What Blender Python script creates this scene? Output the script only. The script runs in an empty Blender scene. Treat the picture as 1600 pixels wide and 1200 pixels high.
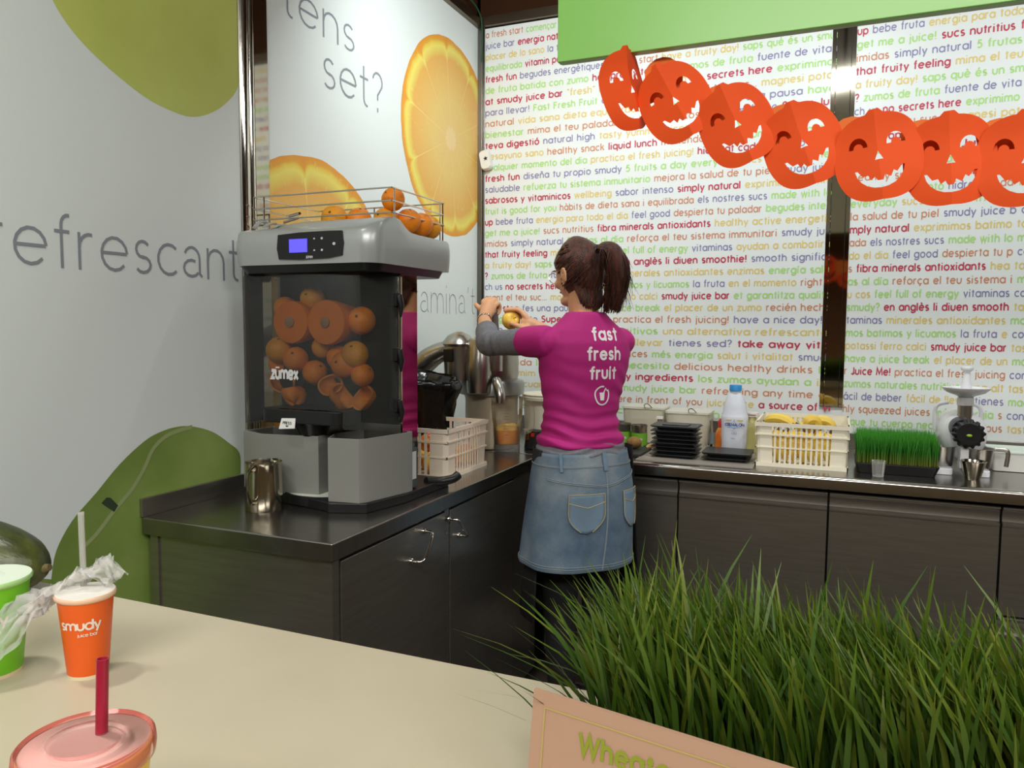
import bpy, bmesh, math, random
from math import sin, cos, pi, radians, sqrt, atan2
from mathutils import Vector, Matrix, noise
from mathutils.bvhtree import BVHTree
random.seed(7)
SC = bpy.context.scene
COL = SC.collection

# ------------------------------------------------------------------ camera
cd = bpy.data.cameras.new('camera'); cam = bpy.data.objects.new('camera', cd); COL.objects.link(cam)
cd.sensor_fit = 'HORIZONTAL'; cd.sensor_width = 36.0; cd.lens = 1197.97/1600*36.0
cd.clip_start = 0.02; cd.clip_end = 60
YAW, PITCH, ROLL = radians(22.90471), radians(4.38084), radians(-0.36244)
fw = Vector((-sin(YAW)*cos(PITCH), cos(YAW)*cos(PITCH), -sin(PITCH)))
rt = Vector((cos(YAW), sin(YAW), 0)); dn = fw.cross(rt)
rr = rt*cos(ROLL)+dn*sin(ROLL); dd = -rt*sin(ROLL)+dn*cos(ROLL)
up = -dd; bk = -fw
CAMP = Vector((1.643, -3.458, 1.4))
cam.matrix_world = Matrix(((rr.x,up.x,bk.x,CAMP.x),(rr.y,up.y,bk.y,CAMP.y),(rr.z,up.z,bk.z,CAMP.z),(0,0,0,1)))
SC.camera = cam

# ------------------------------------------------------------------ world, exposure, large lights
w = bpy.data.worlds.new('world'); SC.world = w; w.use_nodes = True
w.node_tree.nodes['Background'].inputs[0].default_value = (0.95, 0.97, 1.0, 1)
w.node_tree.nodes['Background'].inputs[1].default_value = 0.22
SC.view_settings.view_transform = 'Standard'; SC.view_settings.look = 'None'
SC.view_settings.exposure = 0.0; SC.view_settings.gamma = 1.0
SC.view_settings.use_curve_mapping = False

def area(name, loc, target, size, power, color=(1,1,1), sy=None, spread=180):
    l = bpy.data.lights.new(name, 'AREA'); l.energy = power; l.color = color
    l.shape = 'RECTANGLE'; l.size = size; l.size_y = sy or size; l.spread = radians(spread)
    o = bpy.data.objects.new(name, l); COL.objects.link(o); o.location = loc
    d = Vector(target)-Vector(loc); o.rotation_euler = d.to_track_quat('-Z','Y').to_euler()
    return o
# track floods over the work counter, tilted at the back wall
for i, x in enumerate((0.62, 1.63, 2.75)):
    area('flood_light', (x, -1.2, 2.755), (x-0.25*(i==1)-0.25*(i==0), 0.0, 1.75), 0.22, 13, (0.95,1.0,0.99), sy=0.10, spread=160)
# hall lights: soft fill added above the customer side, no fixtures modelled
area('hall_fill', (1.8, -5.2, 3.2), (1.6, -4.2, 0), 2.6, 125, (1,0.985,0.95), sy=0.8)
area('hall_fill', (4.3, -4.0, 3.2), (3.6, -3.4, 0), 1.6, 60, (1,0.985,0.95), sy=0.8)
area('bar_light', (0.25, -3.0, 3.1), (0.75, -2.8, 0), 0.14, 5, (1,0.97,0.9), sy=0.14, spread=90)

# ------------------------------------------------------------------ materials
MATS = {}
def lin(c):
    f = lambda v: v/12.92 if v <= 0.04045 else ((v+0.055)/1.055)**2.4
    return tuple(f(v/255.0) for v in c)
def mat(name, rgb=(128,128,128), rough=0.5, metal=0.0, trans=0.0, ior=1.45, emit=0, alpha=1.0, noise_amt=0.0, nscale=20, bump=0.0, bscale=60, stretch=None, coat=0.0, sss=0.0, rgb2=None, spec=None, thin=False):
    if name in MATS: return MATS[name]
    m = bpy.data.materials.new(name); m.use_nodes = True; nt = m.node_tree; N = nt.nodes; L = nt.links
    b = N['Principled BSDF']; c = lin(rgb)
    b.inputs['Base Color'].default_value = (*c, 1); b.inputs['Roughness'].default_value = rough
    b.inputs['Metallic'].default_value = metal; b.inputs['Transmission Weight'].default_value = trans
    b.inputs['IOR'].default_value = ior; b.inputs['Alpha'].default_value = alpha
    b.inputs['Coat Weight'].default_value = coat
    if spec is not None: b.inputs['Specular IOR Level'].default_value = spec
    if sss: b.inputs['Subsurface Weight'].default_value = sss; b.inputs['Subsurface Radius'].default_value = (0.02,0.008,0.004)
    if emit: b.inputs['Emission Color'].default_value = (*c,1); b.inputs['Emission Strength'].default_value = emit
    if noise_amt or bump or rgb2:
        tc = N.new('ShaderNodeTexCoord'); mp = N.new('ShaderNodeMapping'); L.new(tc.outputs['Object'], mp.inputs[0])
        if stretch: mp.inputs['Scale'].default_value = stretch
        if noise_amt or rgb2:
            n = N.new('ShaderNodeTexNoise'); n.inputs['Scale'].default_value = nscale; n.inputs['Detail'].default_value = 4
            L.new(mp.outputs[0], n.inputs[0]); r = N.new('ShaderNodeValToRGB'); L.new(n.outputs[0], r.inputs[0])
            a = noise_amt or 0.0
            c2 = lin(rgb2) if rgb2 else tuple(min(1,v*(1+a)) for v in c)
            c1 = c if rgb2 else tuple(v*(1-a) for v in c)
            r.color_ramp.elements[0].position = 0.35; r.color_ramp.elements[1].position = 0.65
            r.color_ramp.elements[0].color = (*c1,1); r.color_ramp.elements[1].color = (*c2,1)
            L.new(r.outputs[0], b.inputs['Base Color'])
        if bump:
            n2 = N.new('ShaderNodeTexNoise'); n2.inputs['Scale'].default_value = bscale; n2.inputs['Detail'].default_value = 3
            L.new(mp.outputs[0], n2.inputs[0]); bp = N.new('ShaderNodeBump'); bp.inputs['Strength'].default_value = bump
            bp.inputs['Distance'].default_value = 0.01; L.new(n2.outputs[0], bp.inputs['Height']); L.new(bp.outputs[0], b.inputs['Normal'])
    MATS[name] = m; return m
def clear(name, rgb, tint_alpha, rough=0.1, spec=None):
    """thin translucent plastic: mix of transparent and a glossy/diffuse shell"""
    if name in MATS: return MATS[name]
    m = bpy.data.materials.new(name); m.use_nodes = True; N = m.node_tree.nodes; L = m.node_tree.links
    b = N['Principled BSDF']; b.inputs['Base Color'].default_value = (*lin(rgb),1); b.inputs['Roughness'].default_value = rough
    t = N.new('ShaderNodeBsdfTransparent'); mx = N.new('ShaderNodeMixShader'); mx.inputs[0].default_value = tint_alpha
    fr = N.new('ShaderNodeFresnel'); fr.inputs[0].default_value = 1.4
    ma = N.new('ShaderNodeMath'); ma.operation = 'MAXIMUM'; ma.inputs[1].default_value = tint_alpha
    L.new(fr.outputs[0], ma.inputs[0]); L.new(ma.outputs[0], mx.inputs[0])
    L.new(t.outputs[0], mx.inputs[1]); L.new(b.outputs[0], mx.inputs[2]); L.new(mx.outputs[0], N['Material Output'].inputs[0])
    MATS[name] = m; return m

# ------------------------------------------------------------------ mesh builder
class MB:
    def __init__(s): s.v = []; s.f = []; s.m = []
    def add(s, vs, fs, mi=0):
        o = len(s.v); s.v += [tuple(v) for v in vs]; s.f += [tuple(i+o for i in f) for f in fs]; s.m += [mi]*len(fs); return s
    def box(s, a, b, mi=0):
        x0,y0,z0 = a; x1,y1,z1 = b
        vs = [(x0,y0,z0),(x1,y0,z0),(x1,y1,z0),(x0,y1,z0),(x0,y0,z1),(x1,y0,z1),(x1,y1,z1),(x0,y1,z1)]
        return s.add(vs, [(0,3,2,1),(4,5,6,7),(0,1,5,4),(1,2,6,5),(2,3,7,6),(3,0,4,7)], mi)
    def prism(s, poly, z0, z1, mi=0, top=None):
        n = len(poly); top = top or poly
        vs = [(x,y,z0) for x,y in poly]+[(x,y,z1) for x,y in top]
        fs = [tuple(range(n))[::-1], tuple(range(n,2*n))]+[(i,(i+1)%n,n+(i+1)%n,n+i) for i in range(n)]
        return s.add(vs, fs, mi)
    def lathe(s, prof, c=(0,0,0), n=28, mi=0, axis='z', sy=1.0, cap=True):
        vs = []
        for r,z in prof:
            for k in range(n):
                a = 2*pi*k/n; x,y = r*cos(a), r*sin(a)*sy
                p = (x,y,z) if axis=='z' else ((x,z,y) if axis=='y' else (z,x,y))
                vs.append((p[0]+c[0],p[1]+c[1],p[2]+c[2]))
        fs = []
        for i in range(len(prof)-1):
            for k in range(n): fs.append((i*n+k, i*n+(k+1)%n, (i+1)*n+(k+1)%n, (i+1)*n+k))
        if cap:
            if prof[0][0] > 1e-6: fs.append(tuple(range(n))[::-1])
            if prof[-1][0] > 1e-6: fs.append(tuple((len(prof)-1)*n+k for k in range(n)))
        return s.add(vs, fs, mi)
    def ball(s, c, r, n=16, mi=0, M=None):
        rx,ry,rz = (r,r,r) if not hasattr(r,'__len__') else r
        m = n//2; vs = []
        for i in range(m+1):
            t = pi*i/m
            for k in range(n):
                a = 2*pi*k/n; p = Vector((rx*sin(t)*cos(a), ry*sin(t)*sin(a), rz*cos(t)))
                if M: p = M @ p
                vs.append((p.x+c[0],p.y+c[1],p.z+c[2]))
        fs = [(i*n+k,(i+1)*n+k,(i+1)*n+(k+1)%n,i*n+(k+1)%n) for i in range(m) for k in range(n)]
        return s.add(vs, fs, mi)
    def tube(s, pts, r, n=8, mi=0, cap=True, flat=1.0, upv=None):
        P = [Vector(p) for p in pts]; R = r if hasattr(r,'__len__') else [r]*len(P)
        vs = []; nv = None
        for i,p in enumerate(P):
            t = (P[min(i+1,len(P)-1)]-P[max(i-1,0)]).normalized()
            if nv is None:
                a = Vector(upv) if upv else (Vector((0,0,1)) if abs(t.z) < 0.9 else Vector((1,0,0)))
                nv = (a - t*a.dot(t)).normalized()
            else:
                nv = (nv - t*nv.dot(t)).normalized()
            bv = t.cross(nv)
            for k in range(n):
                a = 2*pi*k/n; q = p + nv*(R[i]*cos(a)*flat) + bv*(R[i]*sin(a)); vs.append(tuple(q))
        L = len(P); fs = [(i*n+k,i*n+(k+1)%n,(i+1)*n+(k+1)%n,(i+1)*n+k) for i in range(L-1) for k in range(n)]
        if cap: fs += [tuple(range(n))[::-1], tuple((L-1)*n+k for k in range(n))]
        return s.add(vs, fs, mi)
    def shift(s, d):
        s.v = [(x+d[0],y+d[1],z+d[2]) for x,y,z in s.v]; return s
    def xf(s, M):
        s.v = [tuple(M @ Vector(p)) for p in s.v]; return s
    def mesh(s, name, mats, smooth=None):
        me = bpy.data.meshes.new(name); me.from_pydata(s.v, [], s.f); 
        for m in mats: me.materials.append(m)
        me.polygons.foreach_set('material_index', s.m)
        if smooth is not None:
            me.polygons.foreach_set('use_smooth', [True]*len(me.polygons))
        me.update()
        if smooth is not None and smooth < 180:
            try: me.set_sharp_from_angle(angle=radians(smooth))
            except Exception: pass
        return me
def crom(pts, k=6):
    P = [Vector(p) for p in pts]; out = []
    for i in range(len(P)-1):
        a = P[max(i-1,0)]; b = P[i]; c = P[i+1]; d = P[min(i+2,len(P)-1)]
        for j in range(k):
            t = j/k; out.append(0.5*((2*b)+(c-a)*t+(2*a-5*b+4*c-d)*t*t+(-a+3*b-3*c+d)*t**3))
    out.append(P[-1]); return out
def lerpr(rs, k=6):
    o = []
    for i in range(len(rs)-1):
        for j in range(k): o.append(rs[i]+(rs[i+1]-rs[i])*j/k)
    return o+[rs[-1]]
def rrect(x0,y0,x1,y1,r,n=5):
    o = []
    for cx,cy,a0 in ((x1-r,y0+r,-90),(x1-r,y1-r,0),(x0+r,y1-r,90),(x0+r,y0+r,180)):
        for k in range(n+1):
            a = radians(a0+90*k/n); o.append((cx+r*cos(a), cy+r*sin(a)))
    return o

def put(name, mb, mats, parent=None, smooth=None, bevel=0, label=None):
    """one mesh object; geometry given in world space (or the thing's local space when its Empty is at the origin)"""
    if not isinstance(mats,(list,tuple)): mats = [mats]
    if isinstance(mb, MB): me = mb.mesh(name, mats, smooth)
    else:
        me = mb; me.name = name; me.materials.clear()
        for m_ in mats: me.materials.append(m_)
    o = bpy.data.objects.new(name, me); COL.objects.link(o)
    if bevel:
        bv = o.modifiers.new('bevel','BEVEL'); bv.width = bevel; bv.segments = 2; bv.limit_method = 'ANGLE'; bv.angle_limit = radians(40)
        if smooth is None:
            me.polygons.foreach_set('use_smooth', [True]*len(me.polygons))
            bv.harden_normals = True
    if parent is not None:
        o.parent = parent
        if parent.type == 'EMPTY': o.matrix_parent_inverse = Matrix.Translation(-Vector(parent.location)) if parent.get('_w') else Matrix.Identity(4)
    if label: o['label'] = label
    return o
def thing(name, label, cat, loc=(0,0,0), group=None, world=True):
    o = bpy.data.objects.new(name, None); COL.objects.link(o); o.location = loc; o.empty_display_size = 0.05
    o['label'] = label; o['category'] = cat
    if group: o['group'] = group
    if world: o['_w'] = 1
    return o
def one(name, mb, mats, label, cat, base=None, group=None, smooth=None, bevel=0, kind=None):
    """a top-level thing of a single mesh; its origin goes to its base"""
    if base is None:
        xs = [p[0] for p in mb.v]; ys = [p[1] for p in mb.v]; zs = [p[2] for p in mb.v]
        base = ((min(xs)+max(xs))/2,(min(ys)+max(ys))/2,min(zs))
    mb.shift((-base[0],-base[1],-base[2])); o = put(name, mb, mats, None, smooth, bevel); o.location = base
    o['label'] = label; o['category'] = cat
    if group: o['group'] = group
    if kind: o['kind'] = kind
    return o
def struct(name, mb, mats, parent=None, smooth=None, bevel=0):
    o = put(name, mb, mats, parent, smooth, bevel); o['kind'] = 'structure'; return o
def copy_tree(o, parent=None):
    c = o.copy(); COL.objects.link(c)
    if parent: c.parent = parent
    for ch in list(o.children): copy_tree(ch, c)
    return c

# ------------------------------------------------------------------ stroke lettering (flat print)
def arc(cx,cy,rx,ry,a0,a1,n=10):
    return [(cx+rx*cos(radians(a0+(a1-a0)*i/n)), cy+ry*sin(radians(a0+(a1-a0)*i/n))) for i in range(n+1)]
O_ = arc(.5,.5,.5,.5,90,450,14)
G = {
 'o':(1,[O_]), 'a':(1,[O_,[(1,1.04),(1,-.06)]]), 'b':(1,[O_,[(0,1.5),(0,-.06)]]), 'd':(1,[O_,[(1,1.5),(1,-.06)]]),
 'c':(.85,[arc(.5,.5,.5,.5,48,312,11)]), 'e':(1,[[(.02,.52),(.98,.52)],arc(.5,.5,.5,.5,3,318,13)]),
 'f':(.5,[[(.2,-.06),(.2,1.15)]+arc(.45,1.2,.25,.28,180,80,4),[(-.04,1),(.48,1)]]),
 'g':(1,[O_,[(1,1.04),(1,0)]+arc(.5,-.02,.5,.42,0,-150,8)]),
 'h':(.9,[[(0,1.5),(0,-.06)],arc(.42,.55,.42,.45,180,0,7)+[(.84,-.06)]]),
 'i':(.15,[[(.04,1.02),(.04,-.06)],[(.04,1.32),(.04,1.46)]]), 'j':(.2,[[(.1,1.02),(.1,-.25)]+[(-.02,-.42)],[(.1,1.32),(.1,1.46)]]),
 'k':(.8,[[(0,1.5),(0,-.06)],[(.72,1),(.04,.45)],[(.3,.62),(.78,-.06)]]), 'l':(.12,[[(.03,1.5),(.03,-.06)]]),
 'm':(1.5,[[(0,1.04),(0,-.06)],arc(.37,.6,.37,.4,180,0,6)+[(.74,-.06)],arc(1.11,.6,.37,.4,180,0,6)+[(1.48,-.06)]]),
 'n':(.87,[[(0,1.04),(0,-.06)],arc(.42,.57,.42,.43,180,0,7)+[(.84,-.06)]]),
 'p':(1,[O_,[(0,1.04),(0,-.5)]]), 'q':(1,[O_,[(1,1.04),(1,-.5)]]), 'r':(.5,[[(0,1.04),(0,-.06)],arc(.38,.6,.38,.4,180,75,5)]),
 's':(.68,[arc(.34,.74,.28,.26,35,270,8)+arc(.34,.25,.32,.25,90,-145,8)]), 't':(.5,[[(.25,1.35),(.25,-.06)],[(-.02,1),(.52,1)]]),
 'u':(.87,[[(0,1.04)]+arc(.42,.42,.42,.42,180,360,8)+[(.84,1.04)]]), 'v':(.85,[[(0,1.02),(.42,0),(.84,1.02)]]),
 'w':(1.3,[[(0,1.02),(.33,0),(.65,.95),(.97,0),(1.3,1.02)]]), 'x':(.8,[[(0,1.02),(.8,-.04)],[(.8,1.02),(0,-.04)]]),
 'y':(.85,[[(0,1.02),(.43,0)],[(.86,1.02),(.22,-.5)]]), 'z':(.75,[[(.02,.98),(.74,.98),(.02,.02),(.76,.02)]]),
 'A':(1.2,[[(0,-.05),(.6,1.42),(1.2,-.05)],[(.25,.45),(.95,.45)]]),'C':(1.2,[arc(.7,.7,.7,.72,45,315,12)]),
 'E':(.8,[[(.8,1.4),(0,1.4),(0,0),(.8,0)],[(0,.72),(.7,.72)]]),'F':(.8,[[(.78,1.4),(0,1.4),(0,-.06)],[(0,.75),(.68,.75)]]),
 'I':(.15,[[(.05,1.4),(.05,0)]]),'J':(.6,[[(.55,1.45),(.55,.3)]+arc(.27,.3,.28,.32,0,-160,6)]),'K':(.9,[[(0,1.4),(0,0)],[(.85,1.4),(0,.6)],[(.25,.8),(.9,0)]]),
 'L':(.75,[[(0,1.4),(0,0),(.7,0)]]),'M':(1.4,[[(0,-.06),(.15,1.42),(.7,.2),(1.25,1.42),(1.4,-.06)]]),'N':(1.1,[[(0,0),(0,1.4),(1.1,0),(1.1,1.4)]]),'O':(1.4,[arc(.7,.7,.7,.72,90,450,16)]),
 'P':(.85,[[(0,0),(0,1.4),(.45,1.4)]+arc(.45,1.03,.37,.37,90,-90,7)+[(0,.66)]]),'R':(.85,[[(0,0),(0,1.4),(.45,1.4)]+arc(.45,1.03,.37,.37,90,-90,7)+[(0,.66)],[(.4,.66),(.85,0)]]),
 'S':(.85,[arc(.42,1.06,.36,.36,30,270,8)+arc(.42,.35,.4,.36,90,-145,8)]),'W':(1.8,[[(0,1.45),(.45,0),(.9,1.3),(1.35,0),(1.8,1.45)]]),
 '5':(.8,[[(.75,1.4),(.2,1.4),(.1,.85)]+arc(.35,.45,.42,.45,110,-140,9)]),
 '!':(.15,[[(.05,1.45),(.05,.4)],[(.05,.1),(.05,-.06)]]),'?':(.7,[arc(.34,1.12,.33,.34,170,-50,8)+[(.34,.6),(.34,.4)],[(.34,.1),(.34,-.06)]]),
 '.':(.15,[[(.05,.1),(.05,-.06)]]),"'":(.2,[[(.12,1.5),(.04,1.15)]]),'"':(.35,[[(.06,1.5),(.06,1.15)],[(.28,1.5),(.28,1.15)]]),'·':(.3,[[(.1,.58),(.2,.58)]]),'-':(.5,[[(0,.5),(.5,.5)]]),
 '|':(.9,[arc(.42,.62,.38,.38,155,20,6)+[(.8,.6),(.8,.1),(.92,0)],arc(.4,.28,.38,.28,60,330,9)]),   # two-storey a
 'ǎ':(.5,[[(.2,1.45),(.2,.25)]+arc(.42,.22,.22,.24,180,280,4),[(-.05,1),(.5,1)]]),                      # t with a foot
}
for ch, base, acc in (('à','a',[(.3,1.55),(.6,1.25)]),('è','e',[(.3,1.55),(.6,1.25)]),('á','a',[(.7,1.55),(.4,1.25)]),('é','e',[(.7,1.55),(.4,1.25)]),('ó','o',[(.7,1.55),(.4,1.25)]),('ñ','n',[(.15,1.3),(.35,1.42),(.5,1.3),(.7,1.4)]),('ç','c',[(.5,0),(.58,-.25),(.35,-.35)])):
    G[ch] = (G[base][0], G[base][1]+[acc])
G['í'] = (.25,[[(.04,1.02),(.04,-.06)],[(.22,1.5),(.04,1.22)]])
G['ü'] = (G['u'][0], G['u'][1]+[[(.2,1.3),(.2,1.48)],[(.62,1.3),(.62,1.48)]])
def ribbon(P, w):
    n = len(P); V = []
    closed = (P[0][0]-P[-1][0])**2+(P[0][1]-P[-1][1])**2 < 1e-8
    for i in range(n):
        a = P[i-1] if i > 0 else (P[-2] if closed else None); b = P[i]; c = P[i+1] if i < n-1 else (P[1] if closed else None)
        ds = []
        for p,q in ((a,b),(b,c)):
            if p is not None and q is not None:
                l = sqrt((q[0]-p[0])**2+(q[1]-p[1])**2) or 1; ds.append(((q[0]-p[0])/l,(q[1]-p[1])/l))
        dx = sum(d[0] for d in ds); dy = sum(d[1] for d in ds); l = sqrt(dx*dx+dy*dy) or 1; dx/=l; dy/=l
        k = 1.0
        if len(ds) == 2:
            cs = max(.35, ds[0][0]*dx+ds[0][1]*dy); k = 1/cs
        V += [(b[0]-dy*w*k, b[1]+dx*w*k),(b[0]+dy*w*k, b[1]-dx*w*k)]
    F = [(2*i,2*i+1,2*i+3,2*i+2) for i in range(n-1)]
    return V, F
def text_w(s, track=.32, space=.62):
    x = 0
    for ch in s: x += space if ch == ' ' else G[ch][0]+track
    return x-track
def text_geo(s, hw=.1, track=.32, space=.62, x=0.0, rnd=0):
    """list of (verts2d, faces), and end x, in x-height units"""
    out = []
    for ch in s:
        if ch == ' ': x += space; continue
        wd, st = G[ch]
        for P in st:
            Q = [(px+x,py) for px,py in P]; out.append(ribbon(Q, hw))
            if rnd:
                for e in (Q[0],Q[-1]):
                    d = [(e[0]+hw*cos(2*pi*k/8), e[1]+hw*sin(2*pi*k/8)) for k in range(8)]; out.append((d,[tuple(range(8))]))
        x += wd+track
    return out, x-track
def lay(mb, geo, fn, mi=0):
    for i,(V,F) in enumerate(geo):     # strokes lie a hair above one another so that crossings stay clean
        x,y = V[0]; a = Vector(fn(x,y)); nv = (Vector(fn(x+.1,y))-a).cross(Vector(fn(x,y+.1))-a).normalized()*(.00012*(i%3))
        mb.add([tuple(Vector(fn(x,y))+nv) for x,y in V], F, mi)

# ================================================================== THE SETTING
M_wall = mat('wall_panel_white', (226,230,229), .38, spec=.3)
M_wallL = mat('wall_panel_left', (224,231,229), .34, spec=.35)
M_steel = mat('brushed_steel', (164,159,151), .31, .93, noise_amt=.06, nscale=6, bump=.02, bscale=90, stretch=(1,1,14))
M_steelh = mat('brushed_steel_top', (148,144,138), .22, .96, noise_amt=.07, nscale=5, bump=.015, bscale=60, stretch=(3,12,3))
M_chrome = mat('chrome', (205,200,192), .06, 1.0)
M_mirror = mat('mirror_strip', (176,168,152), .05, 1.0)
M_dark = mat('dark_gap', (14,13,12), .6)
M_brown = mat('dark_wood_ceiling', (74,46,28), .35, noise_amt=.25, nscale=4, stretch=(1,8,1))
M_white = mat('white_plastic', (232,230,224), .35)
M_black = mat('black_plastic', (24,24,25), .42)

fl = MB().box((-4,-9,-.06),(7,3,0)); struct('floor', fl, mat('floor_tiles', (70,62,55), .35, noise_amt=.15, nscale=3))
cl = MB().box((-4,-9,3.35),(7,3,3.45)); struct('ceiling', cl, M_brown)
wb = struct('wall_back', MB().box((-.14,.004,0),(4.6,.12,2.82)), M_wall)
wl = struct('wall_left', MB().box((-.14,-3.6,0),(-.004,.004,2.82)), M_wallL)
struct('wall_rear', MB().box((-4,-9.1,0),(7,-9,3.35)), mat('shop_wall', (126,84,52), .6, noise_amt=.3, nscale=.9))
struct('wall_right', MB().box((6.0,-9,0),(6.1,3,3.35)), mat('shop_wall_pale', (150,128,104), .7))
struct('wall_far', MB().box((-4,2.4,0),(7,2.5,3.35)), M_brown)
struct('wall_side', MB().box((-4,-9,0),(-3.9,3,3.35)), mat('shop_wall_pale', (150,128,104), .7))
# panels of the two walls
pl1 = put('wall_panel', MB().box((.02,-.004,0),(1.585,.004,2.82)), M_wall, wb)
pl2 = put('wall_panel', MB().box((1.675,-.004,0),(3.3,.004,2.82)), M_wall, wb)
pl3 = put('wall_panel', MB().box((-.004,-1.522,0),(.0,-.012,2.82)), M_wallL, wl)
pl4 = put('wall_panel', MB().box((-.004,-3.6,0),(.0,-1.645,2.82)), M_wallL, wl)
# mirror strip between the back panels: three polished slats with grooves
t1 = struct('trim_1', MB().box((1.585,-.004,1.07),(1.675,.003,2.86)), M_dark)
for a,b in ((1.586,1.600),(1.6025,1.6565),(1.659,1.675)): put('mirror_slat', MB().box((a,-.007,1.07),(b,-.0035,2.86)), M_mirror, t1)
# corner post
t2 = struct('trim_2', MB().box((-.002,-.02,.93),(.024,.0,2.84)).box((.024,-.008,.93),(.032,.0,2.84)), mat('corner_metal',(120,116,110),.3,1.0), bevel=.002)
# left post: two rounded beads and a flat mirror
t3 = struct('trim_3', MB().box((-.004,-1.645,0),(.001,-1.522,2.86)), M_dark)
put('bead', MB().tube([(.0,-1.628,0.02),(.0,-1.628,2.85)],.017,12), M_chrome, t3, smooth=60)
put('bead', MB().tube([(.0,-1.597,0.02),(.0,-1.597,2.85)],.012,12), M_chrome, t3, smooth=60)
put('mirror_slat', MB().box((.001,-1.583,0.02),(.005,-1.524,2.85)), M_mirror, t3)
# head rails and the brown glossy fascia above both walls
t4 = struct('trim_4', MB().box((.0,-.03,2.825),(4.6,.004,2.855)).box((.0,-.012,2.855),(4.6,.004,2.875)), mat('rail_metal',(118,104,88),.35,1.0))
t5 = struct('trim_5', MB().box((-.004,-3.6,2.82),(.025,.0,2.85)).box((-.004,-3.6,2.85),(.012,.0,2.87)), mat('rail_metal',(118,104,88),.35,1.0))
M_fas = mat('brown_glass', (58,36,22), .08, 0.0, coat=1.0)
struct('trim_6', MB().box((.0,.01,2.87),(4.6,.03,3.35)), M_fas)
struct('trim_7', MB().box((-.03,-3.6,2.87),(-.01,.0,3.35)), M_fas)

# ---- lettering on the back wall
INK = {'R':mat('ink_crimson',(188,60,84),.5),'B':mat('ink_violet',(138,132,174),.5),'G':mat('ink_green',(172,216,130),.5),'Y':mat('ink_ochre',(222,198,122),.5),'O':mat('ink_rust',(204,138,104),.5)}
IK = list(INK); IM = [INK[k] for k in IK]
LEFT = """O a fresh start|G començar el dia amb|R energia i vitamines|B fresh juice every day|Y natural taste|G smoothies
B juice bar|R energia natural|Y la fruita que et cuida|G healthy and tasty|O sucs naturals|B feel good
Y placer de lo sano|B la teva pausa|G fresh fruit juices|R sense sucres|O un moment dolç|Y bebe fruta
G equilibrada|R vitamin power|Y fruita de temporada|B made for you|O zumos recien hechos|G natural
R fresh fun|B begudes energètiques|O a fresh start|Y have a fruity day!|G saps què és un smud
G de fruta batida con zumo|R has pres vitamines|G zumos de fruta|B fuente de vitam
R at smudy juice bar|Y "fresh" really means fresh|R no secrets here|G exprimimos
B para llevar!|G Fast Fresh Fruit|B ara relaxat|O integrant el teu suc...|Y magnesi potas
O natural|Y vida sana dieta equilibrada|G favorito...|R stop|B fes una pausa|G have
G bienestar|O mima el teu paladar|O cuida el teu cos|B un lugar fresc|R Super Juic
R teva digestió|B natural high|Y tasty yummy juices|G fruites i verdures|O cada dia
Y desayuno sano|O healthy snack|R liquid lunch|O merienda natural|G zumos a tu gusto
G cualquier momento del dia|Y practica el fresh juicing!|R hidratat cada dia|B amb fruita
R fresh fun|B diseña tu propio smudy|G 5 fruits a day everyday|Y sucs naturals|G frien
B saludable|G refuerza tu sistema inmunitario|O mejora la salud de tu piel|B smudy juice
R sabrosos y vitaminicos|Y wellbeing|B sabor intenso|R simply natural|Y exprimimos batim
G fruit is good for you|O hàbits de dieta sana i equilibrada|B els nostres sucs|G made with lov
R up|B bebe fruta|Y energia para todo el dia|B feel good|O despierta tu paladar|G begudes intel·l
G get me a juice!|O sucs nutritius|R fibra minerals antioxidants|Y healthy active energetic
O imidas|B simply natural|G 5 frutas al dia|O reforça el teu sistema immunitari|B smudy juic
R that fruity feeling|Y mima el teu cos|G feel full of energy|B vitaminas|Y ayudan a combatir e
Y a fruity day!|G saps què és smudy?|R en anglès li diuen smoothie!|B smooth significa
R ?|G zumos de fruta|B fuente vitaminas|Y minerales antioxidantes enzimas|G energía salu
B ch us|R no secrets here|G exprimimos batimos y licuamos|B la fruta|Y en el momento|O right h
O grant el teu suc...|Y magnesi potassi ferro calci|R smudy juice bar|G et garantitza qualita
G ito...|R stop|B fes una pausa|G have a juice break|Y el placer de un zumo|O recién hecho
G n lugar de|B to|R Super Juice Me!|O practica el fresh juicing!|B have a nice day!|R t
B o te|G los zumos naturales nutritivos|Y una alternativa refrescante
B diseña|B fácil de beber|Y fácil de llevar|B tienes sed?|R take away vita
Y sucs naturals|O freshly squeezed juices|G més energia|Y salut i vitalitat|B smud
O de tu vida|G lo que tu cuerpo necesita|O delicious healthy drinks|G la
R al|Y exprimim|R high quality quality ingredients|G los zumos ayudan a|Y in
O natural|Y licuamos y licuamos|G smudy juice bar|O refreshing any time|O o
B la fruta fresca|R y lo mejor|O right here in front of you|Y juices are|R a source of vi
G sense conservants ni colorants|G agents|Y que cuiden""".split('\n')
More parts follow.
